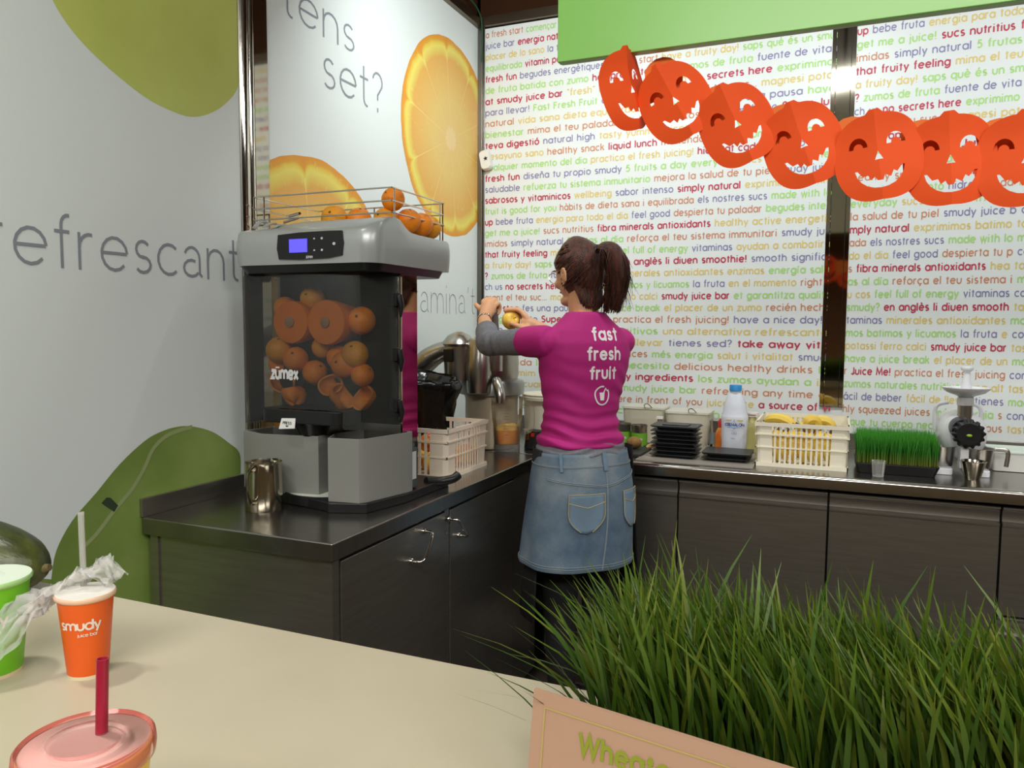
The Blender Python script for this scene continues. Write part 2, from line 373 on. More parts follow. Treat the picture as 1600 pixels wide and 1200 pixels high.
RIGHT = {4:"R up|B bebe fruta|Y energia para todo",5:"G get me a juice!|R sucs nutritius|R f",6:"O imidas|B simply natural|G 5 frutas",7:"R that fruity feeling|Y mima el teu",8:"Y a fruity day!|G saps què és un sm",
9:"R ?|G zumos de fruta|B fuente de vita",10:"B ch us|R no secrets here|G exprimimo",11:"O grant el teu suc...|Y magnesi pot",12:"G ito...|R stop|B fes una pausa|G have",13:"G lugar|O de|R Super Juice|B fr",14:"Y tasty|B fruites|G verdures|O cada",
15:"O healthy snack|R liquid lunch|Y me",16:"G cualquier momento|B hidratat|O cad",17:"G everyday|Y sucs naturals|G friends",18:"O la salud de tu piel|B smudy juice b",19:"R mply natural|Y exprimimos batimo",20:"O ada|B els nostres sucs|G made with lo",
21:"Y do el dia|B feel good|O despierta tu p",22:"O s|R fibra minerals antioxidants|Y hea",23:"G as al día|O reforça el teu sistema i",24:"Y u cos|G feel full of energy|B vitaminas",25:"G smudy?|R en anglès li diuen smooth",26:"B taminas|Y minerales antioxidantes",
27:"G mos batimos y licuamos|B la fruta|Y e",28:"Y potassi ferro calci|R smudy juice bar",29:"G have a juice break|Y el placer de un",30:"O r|R Juice Me!|O practica el fresh juicing",31:"G zumos naturales nutritivos|Y una alt",32:"B ácil de beber|Y fácil de llevar|B tienes",
33:"O hly squeezed juices|G més energia|O s",34:"G s que tu cuerpo necesita|O delicious",0:"O a fresh start|G començar el dia",1:"B juice bar|R energia natural|Y la",2:"Y placer de lo sano|B la teva pausa",3:"G equilibrada|R vitamin power|Y fr"}
MORE = ["B con zumo|G natural high|O fresh every day|Y vitamines","Y tasty yummy|R simply natural|G wellbeing","G made with love|B sabor intenso|O hidratat cada dia"]
PITCH_Z, Z0, XH = .0523, 2.777, .0196
TK = .40
def wall_text(panel, rows, xa, xb, extra=None):
    mb = MB()
    for r, s in rows:
        segs = [(q[0], q[2:]) for q in s.split('|')]
        tot = sum(text_w(t,TK) for _,t in segs)+1.25*(len(segs)-1)
        k = (xb-xa)/(tot*XH); x = 0; z = Z0-r*PITCH_Z
        allsegs = segs+([(q[0],q[2:]) for q in extra[r%3].split('|')] if extra else [])
        for c_,t in allsegs:
            hw = {'R':.155,'B':.13,'G':.155,'Y':.145,'O':.13}[c_]
            g, e = text_geo(t, hw, TK, .8, x=x); x = e+1.25
            lay(mb, g, lambda X,Y: (xa+X*XH*k, -.0048, z+Y*XH), IK.index(c_))
    return put('lettering', mb, IM, panel)
wall_text(pl1, list(enumerate(LEFT)), .037, 1.582)
wall_text(pl2, sorted(RIGHT.items()), 1.678, 2.232, MORE)

# ---- lettering and fruit prints on the left wall
M_inkg = mat('ink_grey', (140,144,152), .5)
def left_text(panel, s, y0, y1, z, xh, hw):
    mb = MB(); W_ = text_w(s); g,_ = text_geo(s, hw); k = (y1-y0)/W_
    lay(mb, g, lambda X,Y: (.0008, y0+X*k, z+Y*xh)); return put('lettering', mb, M_inkg, panel)
left_text(pl4, 'refresc|nǎ', -2.395, -1.66, 1.529, .079, .050)
left_text(pl3, 'ǎens', -1.44, -1.055, 2.378, .085, .042)
left_text(pl3, 'seǎ?', -1.238, -.868, 2.212, .095, .042)
left_text(pl3, "vit|min|'ǎ", -.05-.53*text_w("vit|min|'ǎ")/text_w("|min|'ǎ"), -.05, 1.456, .084, .022)

def print_mat(name, fn):
    m = bpy.data.materials.new(name); m.use_nodes = True; nt = m.node_tree
    fn(nt, nt.nodes, nt.links, nt.nodes['Principled BSDF']); nt.nodes['Principled BSDF'].inputs['Roughness'].default_value = .4
    return m
def slice_mat(name, cy, cz, R, pith):
    def fn(nt,N,L,b):
        tc = N.new('ShaderNodeTexCoord'); sp = N.new('ShaderNodeSeparateXYZ'); L.new(tc.outputs['Object'], sp.inputs[0])
        def M(op,a,bb=None):
            n = N.new('ShaderNodeMath'); n.operation = op
            for i,q in enumerate((a,bb)):
                if q is None: continue
                if isinstance(q,(int,float)): n.inputs[i].default_value = q
                else: L.new(q, n.inputs[i])
            return n.outputs[0]
        y = M('SUBTRACT', sp.outputs[1], cy); z = M('SUBTRACT', sp.outputs[2], cz)
        r = M('DIVIDE', M('SQRT', M('ADD', M('MULTIPLY',y,y), M('MULTIPLY',z,z))), R)
        nz = N.new('ShaderNodeTexNoise'); nz.inputs['Scale'].default_value = 16; nz.inputs['Detail'].default_value = 5; L.new(tc.outputs['Object'], nz.inputs[0])
        rn = M('ADD', r, M('MULTIPLY', M('SUBTRACT', nz.outputs[0], .5), .05))
        an = M('ARCTAN2', z, y)
        seg = M('ABSOLUTE', M('SINE', M('MULTIPLY', M('ADD', an, .2), 5.0)))
        # segments: pulp bulges towards the rind between the membranes
        rb = M('ADD', rn, M('MULTIPLY', M('POWER', M('SUBTRACT',1.0,seg), 5.0), .07))
        ramp = N.new('ShaderNodeValToRGB'); L.new(rb, ramp.inputs[0]); e = ramp.color_ramp.elements
        e[0].position = 0; e[0].color = (*lin((236,206,140)),1); e[1].position = 1; e[1].color = (*lin((226,150,40)),1)
        for p,c_ in ((pith*.8,(238,206,150)),(pith,(230,196,120)),(.4,(230,196,112)),(.80,(228,172,80)),(.835,(228,196,88)),(.90,(236,220,104)),(.935,(232,200,72)),(.96,(226,160,44))):
            q = e.new(p); q.color = (*lin(c_),1)
        # membranes and juice streaks
        st = N.new('ShaderNodeTexNoise'); st.inputs['Scale'].default_value = 3; st.inputs['Detail'].default_value = 6
        cb = N.new('ShaderNodeCombineXYZ'); L.new(M('MULTIPLY',an,9.0), cb.inputs[0]); L.new(M('MULTIPLY',r,3.0), cb.inputs[1]); L.new(cb.outputs[0], st.inputs[0])
        mem = M('MULTIPLY', M('LESS_THAN', seg, .045), M('MULTIPLY', M('LESS_THAN', r, .84), .45))
        fac = M('MAXIMUM', mem, M('MULTIPLY', M('GREATER_THAN', st.outputs[0], .64), .22))
        mx = N.new('ShaderNodeMixRGB'); L.new(fac, mx.inputs[0]); L.new(ramp.outputs[0], mx.inputs[1]); mx.inputs[2].default_value = (*lin((246,222,150)),1)
        L.new(mx.outputs[0], b.inputs['Base Color'])
    return print_mat(name, fn)
def slice_print(panel, cy, cz, R, y0, y1, z0, z1, name, pith, seed):
    pts = []
    for k in range(120):
        a = 2*pi*k/120; r = R*(1+.012*noise.noise(Vector((cos(a)*4+seed,sin(a)*4,0)))+.006*noise.noise(Vector((cos(a)*22,sin(a)*22,seed))))
        pts.append((min(y1,max(y0,cy+r*cos(a))), min(z1,max(z0,cz+r*sin(a)))))
    c0 = (min(y1-.01,max(y0+.01,cy)), min(z1,max(z0,cz)))
    mb = MB().add([(.0005,*c0)]+[(.0005,y,z) for y,z in pts], [(0,1+i,1+(i+1)%120) for i in range(120)])
    return put('fruit_print', mb, slice_mat(name, cy, cz, R, pith), panel)
slice_print(pl3, -.298, 2.24, .435, -1.5, -.014, 0, 2.8, 'orange_print_right', .13, 1)
slice_print(pl3, -1.30, 1.49, .468, -1.521, -.1, .95, 2.8, 'orange_print_left', .06, 5)
def fruit_poly(panel, pts, m, x=.0005, name='fruit_print'):
    me = bpy.data.meshes.new(name); bm = bmesh.new()
    vs = [bm.verts.new((x,y,z)) for y,z in pts]
    es = [bm.edges.new((vs[i],vs[(i+1)%len(vs)])) for i in range(len(vs))]
    bmesh.ops.triangle_fill(bm, use_beauty=True, use_dissolve=False, edges=es); bm.to_mesh(me); bm.free(); me.materials.append(m)
    return put(name, me, m, panel)
def smooth2(pts, k=5):
    return [(p[0],p[1]) for p in crom([(a,b,0) for a,b in pts], k)]
def pear_mat(name, c1, c2, c3, scale=2.2):
    def fn(nt,N,L,b):
        tc = N.new('ShaderNodeTexCoord'); n = N.new('ShaderNodeTexNoise'); n.inputs['Scale'].default_value = scale; n.inputs['Detail'].default_value = 6; n.inputs['Roughness'].default_value = .55
        L.new(tc.outputs['Object'], n.inputs[0]); r = N.new('ShaderNodeValToRGB'); L.new(n.outputs[0], r.inputs[0]); e = r.color_ramp.elements
        e[0].position = .3; e[0].color = (*lin(c1),1); e[1].position = .7; e[1].color = (*lin(c2),1); q = e.new(.5); q.color = (*lin(c3),1)
        L.new(r.outputs[0], b.inputs['Base Color'])
    return print_mat(name, fn)
pear = [(-2.295, 2.251), (-2.255, 2.189), (-2.225, 2.119), (-2.18, 2.069), (-2.119, 2.03), (-2.04, 1.994), (-1.96, 1.968), (-1.881, 1.959), (-1.831, 1.961), (-1.78, 1.978), (-1.726, 2.009), (-1.674, 2.055), (-1.65, 2.087)]
pear = smooth2([(y,min(z,2.815)) for y,z in pear],4)+[(-1.646,2.1),(-1.646,2.815)]
fruit_poly(pl4, pear, pear_mat('pear_print', (184,192,92), (208,212,122), (194,204,104)))
pep = [(-2.283, 0.811), (-2.269, 0.872), (-2.227, 0.933), (-2.16, 0.988), (-2.091, 1.047), (-2.016, 1.094), (-1.964, 1.112), (-1.91, 1.119), (-1.854, 1.114), (-1.779, 1.089), (-1.717, 1.049), (-1.673, 1.011), (-1.67, 0.948), (-1.673, 0.831)]
pep = smooth2(pep,4)+[(-1.66,.5),(-2.55,.5),(-2.5,.9)]
fruit_poly(pl4, pep, pear_mat('pepper_print', (112,134,62), (146,166,92), (126,150,74), 3))
rid = crom([(0,y,z) for y,z in [(-1.854, 1.113), (-1.932, 1.103), (-1.986, 1.073), (-2.018, 1.024), (-2.059, 0.976), (-2.108, 0.937), (-2.146, 0.902), (-2.178, 0.877), (-2.208, 0.862)]],5)
n_ = len(rid); mb = MB()
rb_, rf_ = ribbon([(p.y,p.z) for p in rid], .0055)
mb.add([(.0009,y,z) for y,z in rb_], rf_); put('fruit_print', mb, mat('pepper_ridge',(152,166,112),.5), pl4)
fruit_poly(pl4, [(-2.147, 0.96), (-2.132, 0.971), (-2.121, 0.968), (-2.1, 0.944), (-2.112, 0.93), (-2.138, 0.952)], mat('stem_print',(52,66,48),.5), .0012)

# ---- refrigerated counter along the back wall
def thingw(*a, **k): return thing(*a, **k)
fr = thing('refrigerated_counter', 'long stainless steel counter with flat doors along the lettered wall', 'counter', (2.0,-.35,0))
put('worktop', MB().box((.03,-.70,.862),(3.2,-.012,.9)), M_steelh, fr, bevel=.006)
# rounded front lip
lip = MB(); 
lip.prism([(0,0)],0,0) if 0 else None
def extrude_x(prof, x0, x1):
    n = len(prof); m = MB(); m.add([(x0,y,z) for y,z in prof]+[(x1,y,z) for y,z in prof], [(i,n+i,n+(i+1)%n,(i+1)%n) for i in range(n)]+[tuple(range(n)), tuple(range(n,2*n))[::-1]]); return m
def extrude_y(prof, y0, y1):
    n = len(prof); m = MB(); m.add([(x,y0,z) for x,z in prof]+[(x,y1,z) for x,z in prof], [(i,(i+1)%n,n+(i+1)%n,n+i) for i in range(n)]+[tuple(range(n))[::-1], tuple(range(n,2*n))]); return m
prof = [(-.69,.901)]+[(-.702-.012*cos(radians(a)), .889+.012*sin(radians(a))) for a in (90,65,40,15,0)]+[(-.714,.86),(-.708,.856),(-.69,.856)]
put('front_lip', extrude_x(prof, .03, 3.2), mat('polished_lip',(176,170,162),.2,1.0), fr, smooth=35)
put('backsplash', MB().box((.03,-.018,.9),(3.2,-.006,.965)), M_steel, fr, bevel=.002)
put('body', MB().box((.6,-.66,.1),(3.2,-.02,.856)), mat('cabinet_interior',(30,29,28),.5,.6), fr)
put('plinth', MB().box((.6,-.6,0),(3.2,-.05,.1)), M_black, fr)
def doorprof(z0, z1):
    # a flat steel door whose top edge rolls into a finger pull
    return [(-.66,z0),(-.69,z0),(-.69,z1-.066),(-.6945,z1-.060),(-.6945,z1-.055),(-.683,z1-.048),(-.680,z1-.030),(-.684,z1-.014),(-.695,z1-.007),(-.695,z1-.002),(-.690,z1),(-.66,z1)]
for a,b in ((.62,1.129),(1.135,1.633),(1.640,2.133)):
    put('door', extrude_x(doorprof(.12,.845), a, b), M_steel, fr, smooth=30)
for z0,z1 in ((.50,.845),(.12,.494)):
    put('drawer_front', extrude_x(doorprof(z0,z1), 2.140, 2.64), M_steel, fr, smooth=30)
put('door', extrude_x(doorprof(.12,.845), 2.646, 3.15), M_steel, fr, smooth=30)

# ---- side counter under the juicing machine
sc = thing('side_counter', 'stainless steel side counter with two handled doors against the left wall', 'counter', (.3,-1.4,0))
put('worktop', MB().box((.006,-2.037,.855),(.60,-.714,.9)), M_steelh, sc, bevel=.004)
put('backsplash', MB().box((.0015,-2.037,.9),(.012,-.72,.948)), M_steel, sc, bevel=.001)
put('side_panel', MB().box((.045,-2.017,.05),(.572,-2.005,.855)), M_steel, sc)
put('post', MB().box((.545,-2.022,.02),(.588,-1.995,.855)), M_steel, sc, bevel=.001)
put('post', MB().box((.018,-2.022,.02),(.045,-2.0,.855)), M_steel, sc, bevel=.001)
put('body', MB().box((.03,-2.005,.05),(.572,-.72,.853)), M_dark, sc)
put('post', MB().box((.575,-1.472,.05),(.589,-1.444,.855)), M_steel, sc)
for a,b,hy,s in ((-1.992,-1.476,-1.605,1),(-1.441,-.95,-1.455,-1)):
    d = put('door', MB().box((.574,a,.06),(.592,b,.846)), M_steel, sc, bevel=.0015)
    h = MB().tube(crom([(.592,hy,.822),(.612,hy,.822),(.626,hy-.008*s,.815),(.628,hy-.055*s,.763),(.612,hy-.068*s,.755),(.592,hy-.068*s,.755)],5),.0042,8)
    put('handle', h, M_chrome, d, smooth=60)
    for yy_,zz_ in ((hy,.822),(hy-.068*s,.755)): put('handle_rosette', MB().lathe([(.009,.592),(.009,.597),(.006,.600)],(0,yy_,zz_),12,axis='x'), M_chrome, d, smooth=50)
put('end_panel', MB().box((.574,-.945,.06),(.59,-.72,.855)), M_steel, sc)

# ---- customer bar in the foreground
bar = thing('bar_counter', 'cream stone topped customer bar in the foreground', 'counter', (1.6,-3.0,0))
M_bar = mat('cream_stone', (186,176,152), .32, noise_amt=.02, nscale=8)
put('bar_top', MB().box((.004,-3.30,.962),(4.2,-2.672,1.0)), M_bar, bar, bevel=.003)
put('bar_front', MB().box((.004,-3.2,0),(4.2,-2.74,.962)), mat('bar_body',(196,168,132),.45,noise_amt=.12,nscale=3), bar)

# ---- hanging green sign board
sg = MB().box((1.047,-1.80,1.985),(3.4,-1.778,3.02))
M_green = mat('lime_sign', (150,216,108), .3)
sign = one('hanging_sign_board', sg, M_green, 'plain lime green board hanging above the work area', 'sign', bevel=.002)
put('back_board', MB().box((1.049,-1.778,1.987),(3.398,-1.770,3.018)), mat('board_back',(214,210,196),.5), sign).matrix_parent_inverse = Matrix.Translation(-sign.location)
for x in (1.2,3.2): put('suspension_cable', MB().tube([(x,-1.787,3.02),(x,-1.787,3.35)],.002,6), M_chrome, sign).matrix_parent_inverse = Matrix.Translation(-sign.location)

# flood heads (the lamps' housings)
for i,x in enumerate((0.62,1.63,2.75)):
    t = thing('flood_lamp', ('slim steel flood lamp above the left end of the counter','slim steel flood lamp above the mirror strip','slim steel flood lamp above the right end of the counter')[i], 'lamp', (x,-1.2,2.79))
    put('housing', MB().box((x-.13,-1.25,2.775),(x+.13,-1.14,2.80)), M_black, t, bevel=.004)
    put('stem', MB().tube([(x,-1.2,2.8),(x,-1.2,3.35)],.008,8), M_black, t)
# small downlights of the hall ceiling
M_lamp = mat('lamp_glow', (255,244,225), .5, emit=9)
for i,(x,y) in enumerate(((.45,-2.3),(.9,-3.6),(2.2,-4.2),(.2,-4.6),(3.6,-3.2),(1.2,-5.8),(3.2,-6.2))):
    t = thing('ceiling_downlight', 'small round downlight in the brown ceiling, '+('nearest the juicing machine','above the left part of the bar','behind the customers, middle','at the far left behind the bar','over the right end of the bar','deep in the hall, left','deep in the hall, right')[i], 'lamp', (x,y,3.34), 'ceiling downlights')
    put('bezel', MB().lathe([(.062,3.345),(.062,3.335),(.05,3.333)],(x,y,0),20), M_chrome, t, smooth=40)
    put('bulb', MB().lathe([(.045,3.338),(.045,3.331)],(x,y,0),20), M_lamp, t)

# green cable in the corner
one('cable', MB().tube(crom([(.01,-.20,2.92),(.022,-.10,2.90),(.028,-.045,2.86),(.030,-.035,2.80),(.028,-.03,2.72),(.022,-.028,2.66)],5),.004,8), mat('green_cable',(34,72,46),.5), 'dark green cable drooping down the wall corner post', 'cable', base=(.03,-.03,2.66))
# little white dispenser fixed at the corner
sp = thing('wall_box', 'small rounded white box with a black star fixed to the corner post', 'box', (.045,-.03,2.13))
bx = MB(); poly = rrect(-.026,-.048,.026,.048,.018,5)
R_ = Matrix.Rotation(radians(-12),4,'Y')
for i,(y,k) in enumerate(((0,.96),(-.012,1),(-.03,1),(-.038,.9))):
    pass
vs=[]; 
for y,k in ((0,.95),(-.01,1),(-.03,1),(-.038,.88)):
    for a,b in poly: p = R_ @ Vector((a*k,0,b*k)); vs.append((p.x+.048,y-.006,p.z+2.195))
n=len(poly); fs=[(i*n+j,i*n+(j+1)%n,(i+1)*n+(j+1)%n,(i+1)*n+j) for i in range(3) for j in range(n)]+[tuple(range(n))[::-1],tuple(3*n+j for j in range(n))]
bx.add(vs,fs); put('case', bx, M_white, sp, smooth=40)
st=[]; 
for k in range(10):
    a=pi/2+k*pi/5; r=.012 if k%2==0 else .0055; p=R_@Vector((r*cos(a),0,r*sin(a))); st.append((p.x+.055,-.0455,p.z+2.20))
put('star_mark', MB().add(st,[tuple(range(10))]), M_black, sp)

# ---- jack-o'-lantern paper garland
gar = thing('paper_garland', 'orange paper garland of grinning pumpkins strung below the green board', 'garland', (1.75,-1.80,1.78))
M_or = mat('orange_tissue', (255,88,20), .7, noise_amt=.05, nscale=9, sss=.0)
def pumpkin_outline():
    o=[]
    for k in range(64):
        a=2*pi*k/64; x=cos(a); y=sin(a)
        r=1/(abs(x)**2.5+abs(y)**2.5)**.4
        lob=1+.022*abs(sin(3.0*a+pi/2))*(1 if abs(y)>.45 else .2)
        lob*=1.09 if abs(k-16)<=1 else 1
        o.append((.082*x*r*lob*.98, .082*y*r*lob))
    return o
def face_holes(flip=False):
    H=[]
    for s in (-1,1):
        H.append([(s*.034+.017*cos(radians(t)), .022+.021*sin(radians(t))) for t in range(0,181,20)]+[(s*.034+.009*cos(radians(t)), .022+.010*sin(radians(t))) for t in range(180,-1,-30)])
    H.append([(-.007,-.006),(0,.010),(.008,-.006)])
    lower=[(.045*cos(radians(t)), -.018+.042*sin(radians(t))) for t in range(185,356,17)]
    upper=[(.040,-.022),(.030,-.034),(.024,-.030),(.018,-.042),(.008,-.036),(.004,-.046),(-.006,-.046),(-.010,-.038),(-.018,-.043),(-.022,-.033),(-.032,-.034),(-.040,-.022)]
    H.append(lower+upper)
    return H
def pumpkin_mesh():
    cu=bpy.data.curves.new('pk','CURVE'); cu.dimensions='2D'; cu.fill_mode='BOTH'; cu.extrude=.0002
    for pts in [pumpkin_outline()]+face_holes():
        s=cu.splines.new('POLY'); s.points.add(len(pts)-1)
        for p,(x,y) in zip(s.points,pts): p.co=(x,y,0,1)
        s.use_cyclic_u=True
    o=bpy.data.objects.new('pk',cu); COL.objects.link(o); bpy.context.view_layer.update()
    me=bpy.data.meshes.new_from_object(o.evaluated_get(bpy.context.evaluated_depsgraph_get()))
    bpy.data.objects.remove(o); bm=bmesh.new(); bm.from_mesh(me)
    bmesh.ops.remove_doubles(bm, verts=bm.verts[:], dist=1e-6)
    for off in (-.05,-.025,0,.025,.05):
        g=bm.verts[:]+bm.edges[:]+bm.faces[:]; bmesh.ops.bisect_plane(bm, geom=g, plane_co=(off,0,0), plane_no=(1,0,0))
    bm.to_mesh(me); bm.free(); return me
PK = pumpkin_mesh()
def pumpkin(px, pz, py, tilt, yaw, sx, fold, back=True):
    me=PK.copy(); M=Matrix.Rotation(yaw,4,'Z') @ Matrix.Rotation(-tilt,4,'Y')
    for v in me.vertices:
        x,y,z=v.co; d=fold*(abs(x)/.08)+.004*sin(y*40)
        p=M @ Vector((x*sx, d+z, y)); v.co=(p.x+px,p.y+py,p.z+pz)
    me.materials.clear(); me.materials.append(M_or)
    return put('pumpkin', me, M_or, gar)
for px,pz,tilt,yaw,sx,fo,dy in ((1.312,1.873,.50,.10,.92,.028,0),(1.440,1.812,.42,.08,.92,.026,-.006),(1.568,1.762,.32,.05,.94,.022,0),(1.704,1.727,.14,.0,.97,.018,-.006),(1.826,1.712,.07,.0,.97,.018,0),(1.944,1.702,.03,0,.97,.018,-.006),(2.062,1.70,-.05,0,.97,.018,0),(2.18,1.71,-.1,0,.97,.018,-.006)):
    pumpkin(px,pz,-1.80+dy-.004,tilt,yaw,sx,fo)
pumpkin(1.222,1.905,-1.806,.30,1.12,.92,.026)
bp = MB()
for (xa,za),(xb,zb) in (((1.24,1.93),(1.31,1.95)),((1.37,1.86),(1.42,1.875)),((1.50,1.81),(1.55,1.82)),((1.63,1.77),(1.68,1.785)),((1.76,1.75),(1.80,1.77)),((1.885,1.74),(1.93,1.76))):
    pts=[(xa,za-.05)]+[((xa+xb)/2+.045*cos(radians(t)), (za+zb)/2-.01+.05*sin(radians(t))) for t in range(150,-40,-20)]
    bp.add([(x,-1.762,z) for x,z in pts],[tuple(range(len(pts)))])
o=put('tissue_backing', bp, mat('orange_tissue_back',(246,128,50),.7), gar)

# ================================================================== THE JUICING MACHINE
jm = thing('juicing_machine', 'tall silver and black orange juicing machine with smoked window on the side counter', 'juicer', (.31,-1.6,.9))
M_sil = mat('silver_plastic', (168,172,170), .32, .3)
M_silm = mat('bin_grey', (140,140,134), .45, .2)
M_blk = mat('machine_black', (26,26,27), .35)
M_smoke = clear('smoked_plastic', (62,64,62), .46, .12)
# base tray
b_ = MB(); outl=[(.10,-1.70),(.20,-1.755),(.395,-1.79),(.415,-1.80),(.512,-1.765),(.545,-1.62),(.545,-1.36),(.09,-1.36)]
put('base', b_.prism(outl,.9,.926), M_blk, jm, bevel=.003)
put('foot_pipe', MB().tube(crom([(.52,-1.46,.93),(.545,-1.42,.925),(.575,-1.395,.93),(.585,-1.375,.94)],4),.014,10), M_blk, jm, smooth=60)
# rear steel cabinet
put('cabinet', MB().box((.10,-1.61,.926),(.525,-1.530,1.545)), M_steel, jm, bevel=.002)
put('side_mirror_panel', MB().box((.525,-1.612,.93),(.531,-1.528,1.54)), M_mirror, jm, bevel=.001)
rp = put('rating_plate', MB().box((.531,-1.602,.955),(.5316,-1.538,1.035)), mat('plate_white',(206,206,202),.5), jm)
mb=MB(); 
for s,zz,h in (('CE',.968,.006),('model',1.02,.005)):
    g,_=text_geo(s.replace('model','kgs').upper() if s=='model' and False else s,.12); lay(mb,g,lambda X,Y:(.5318,-1.596+X*h,zz+Y*h))
put('lettering', mb, M_blk, rp)
# head: plan outline with a top height that depends on y
def densify(P,d):
    o=[]
    for i,p in enumerate(P):
        q=P[(i+1)%len(P)]; l=sqrt((q[0]-p[0])**2+(q[1]-p[1])**2); n=max(1,int(l/d))
        o+=[(p[0]+(q[0]-p[0])*k/n,p[1]+(q[1]-p[1])*k/n) for k in range(n)]
    return o
def head():
    plan = [p for p in rrect(.092,-1.79,.556,-1.372,.05,8) if p[1]<-1.44]+[(.556,-1.385),(.552,-1.374),(.543,-1.372),(.105,-1.372),(.096,-1.374),(.092,-1.385)]
    plan.sort(key=lambda p: atan2(p[1]+1.58,p[0]-.324)); plan = densify(plan,.012)
    def top(x,y):
        pr=[(-1.80,1.640),(-1.778,1.652),(-1.755,1.664),(-1.72,1.679),(-1.68,1.686),(-1.655,1.682),(-1.625,1.664),(-1.60,1.654),(-1.55,1.652),(-1.36,1.651)]
        for (a,za),(b,zb) in zip(pr,pr[1:]):
            if a<=y<=b: t=(y-a)/(b-a); z=za+(zb-za)*t; break
        else: z=1.651
        if x<.30 and y<-1.6: z=1.655+(z-1.655)*max(.15,min(1,(x-.12)/.14))   # dips towards the funnel on the left
        return z
    n=len(plan); vs=[]; cx,cy=.324,-1.58
    rings=[(1.0,'b',1.558),(1.0,'w',.25),(1.0,'w',.5),(1.0,'w',.75),(1.0,'t',0),(.985,'t',-.0),(.95,'t',0),(.85,'t',0),(.7,'t',0),(.5,'t',0),(.3,'t',0),(.12,'t',0)]
    for k,kind,q in rings:
        for x,y in plan:
            X=cx+(x-cx)*k; Y=cy+(y-cy)*k; T=top(X,Y)
            if kind=='b': Z=q
            elif kind=='w': Z=1.558+(T-.008-1.558)*q
            else: Z=T-(.008 if k==1.0 else (.002 if k==.985 else 0))
            o=.004*sin(pi*min(1,max(0,(Z-1.558)/.1))) if kind in('w',) else 0
            vs.append((X+(o if x>cx else -o),Y-(o if y<cy else 0),Z))
    m=len(rings); fs=[(i*n+j,i*n+(j+1)%n,(i+1)*n+(j+1)%n,(i+1)*n+j) for i in range(m-1) for j in range(n)]
    fs+=[tuple(range(n))[::-1],tuple((m-1)*n+j for j in range(n))]
    return MB().add(vs,fs)
hd = put('head', head(), M_sil, jm, smooth=35)
pl_ = rrect(.096,-1.786,.552,-1.376,.048,8); pin = rrect(.106,-1.772,.543,-1.386,.044,8)
put('head_skirt', MB().prism(pin,1.538,1.558,top=pl_), M_blk, jm, smooth=30)
# display panel on the head front
dp = MB(); pn=[(.262,1.572),(.256,1.60),(.260,1.636),(.33,1.640),(.42,1.641),(.463,1.640),(.470,1.61),(.464,1.577),(.42,1.571),(.33,1.569)]
dp.add([(x,-1.7965,z) for x,z in pn]+[(x,-1.790,z) for x,z in pn],[tuple(range(10))]+[(i,10+i,10+(i+1)%10,(i+1)%10) for i in range(10)])
dpo = put('display_panel', dp, M_blk, hd)
put('screen', MB().box((.298,-1.798,1.588),(.356,-1.7966,1.623)), mat('screen_blue',(84,76,226),.3,emit=1.1), hd)
mb=MB()
for x,z,r in ((.379,1.622,.0022),(.379,1.592,.0022),(.403,1.622,.003),(.403,1.592,.003),(.441,1.607,.004)):
    put('button', MB().lathe([(r,-1.7985),(r,-1.7966)],(x,0,z),10,axis='y'), mat('button_grey',(190,192,196),.4,emit=.15), hd)
mb=MB(); g,_=text_geo('zümex',.16,track=.25); lay(mb,g,lambda X,Y:(.352+X*.0036,-1.7972,1.5725+Y*.005)); put('lettering', mb, mat('print_silver',(200,202,204),.4), hd)
# funnel ribs on the left of the head
for k,xx in enumerate((.135,.17,.205)):
    put('funnel_rib', MB().tube(crom([(xx,-1.70,1.688-.006*k),(xx+.012,-1.735,1.682-.006*k),(xx+.02,-1.765,1.664)],5),.007,10,flat=.5), M_sil, hd, smooth=60)
# smoked front cover
def cover():
    pl=[(.118,-1.60),(.098,-1.66),(.100,-1.735),(.112,-1.752),(.30,-1.764),(.468,-1.752),(.492,-1.742),(.530,-1.645),(.531,-1.612)]
    P=[(p.x,p.y) for p in crom([(a,b,0) for a,b in pl],4)]
    mb=MB(); n=len(P); zs=[1.118,1.15,1.53,1.542]; ks=[1,1,1,.97]
    # the bottom edge is cut up in the middle over the press tray
    def zb(x): return 1.118 if (x<.185 or x>.41) else 1.168
    vs=[]
    for zi,z in enumerate(zs):
        for x,y in P: vs.append((.31+(x-.31)*ks[zi],-1.60+(y+1.60)*ks[zi], zb(x) if zi==0 else max(z,zb(x)) ))
    mb.add(vs,[(i*n+j,i*n+j+1,(i+1)*n+j+1,(i+1)*n+j) for i in range(len(zs)-1) for j in range(n-1)])
    return mb
cv = put('front_cover', cover(), M_smoke, jm, smooth=35)
for z in (1.16,1.30,1.45):
    put('cover_clip', MB().box((.510,-1.652,z),(.537,-1.618,z+.036)).tube([(.535,-1.636,z+.03),(.543,-1.636,z),(.541,-1.636,z-.03)],[.010,.009,.003],8), M_blk, jm, bevel=.003)
put('handle_tube', MB().tube([(.534,-1.628,1.14),(.534,-1.628,1.53)],.006,8), M_chrome, jm, smooth=60)
mb=MB(); g,_=text_geo('zümex',.20,track=.24); lay(mb,g,lambda X,Y:(.201+X*.0160,-1.7668+abs(.30-(.201+X*.0160))*.055,1.250+Y*.0215)); put('lettering', mb, mat('print_white',(206,206,204),.4), cv)
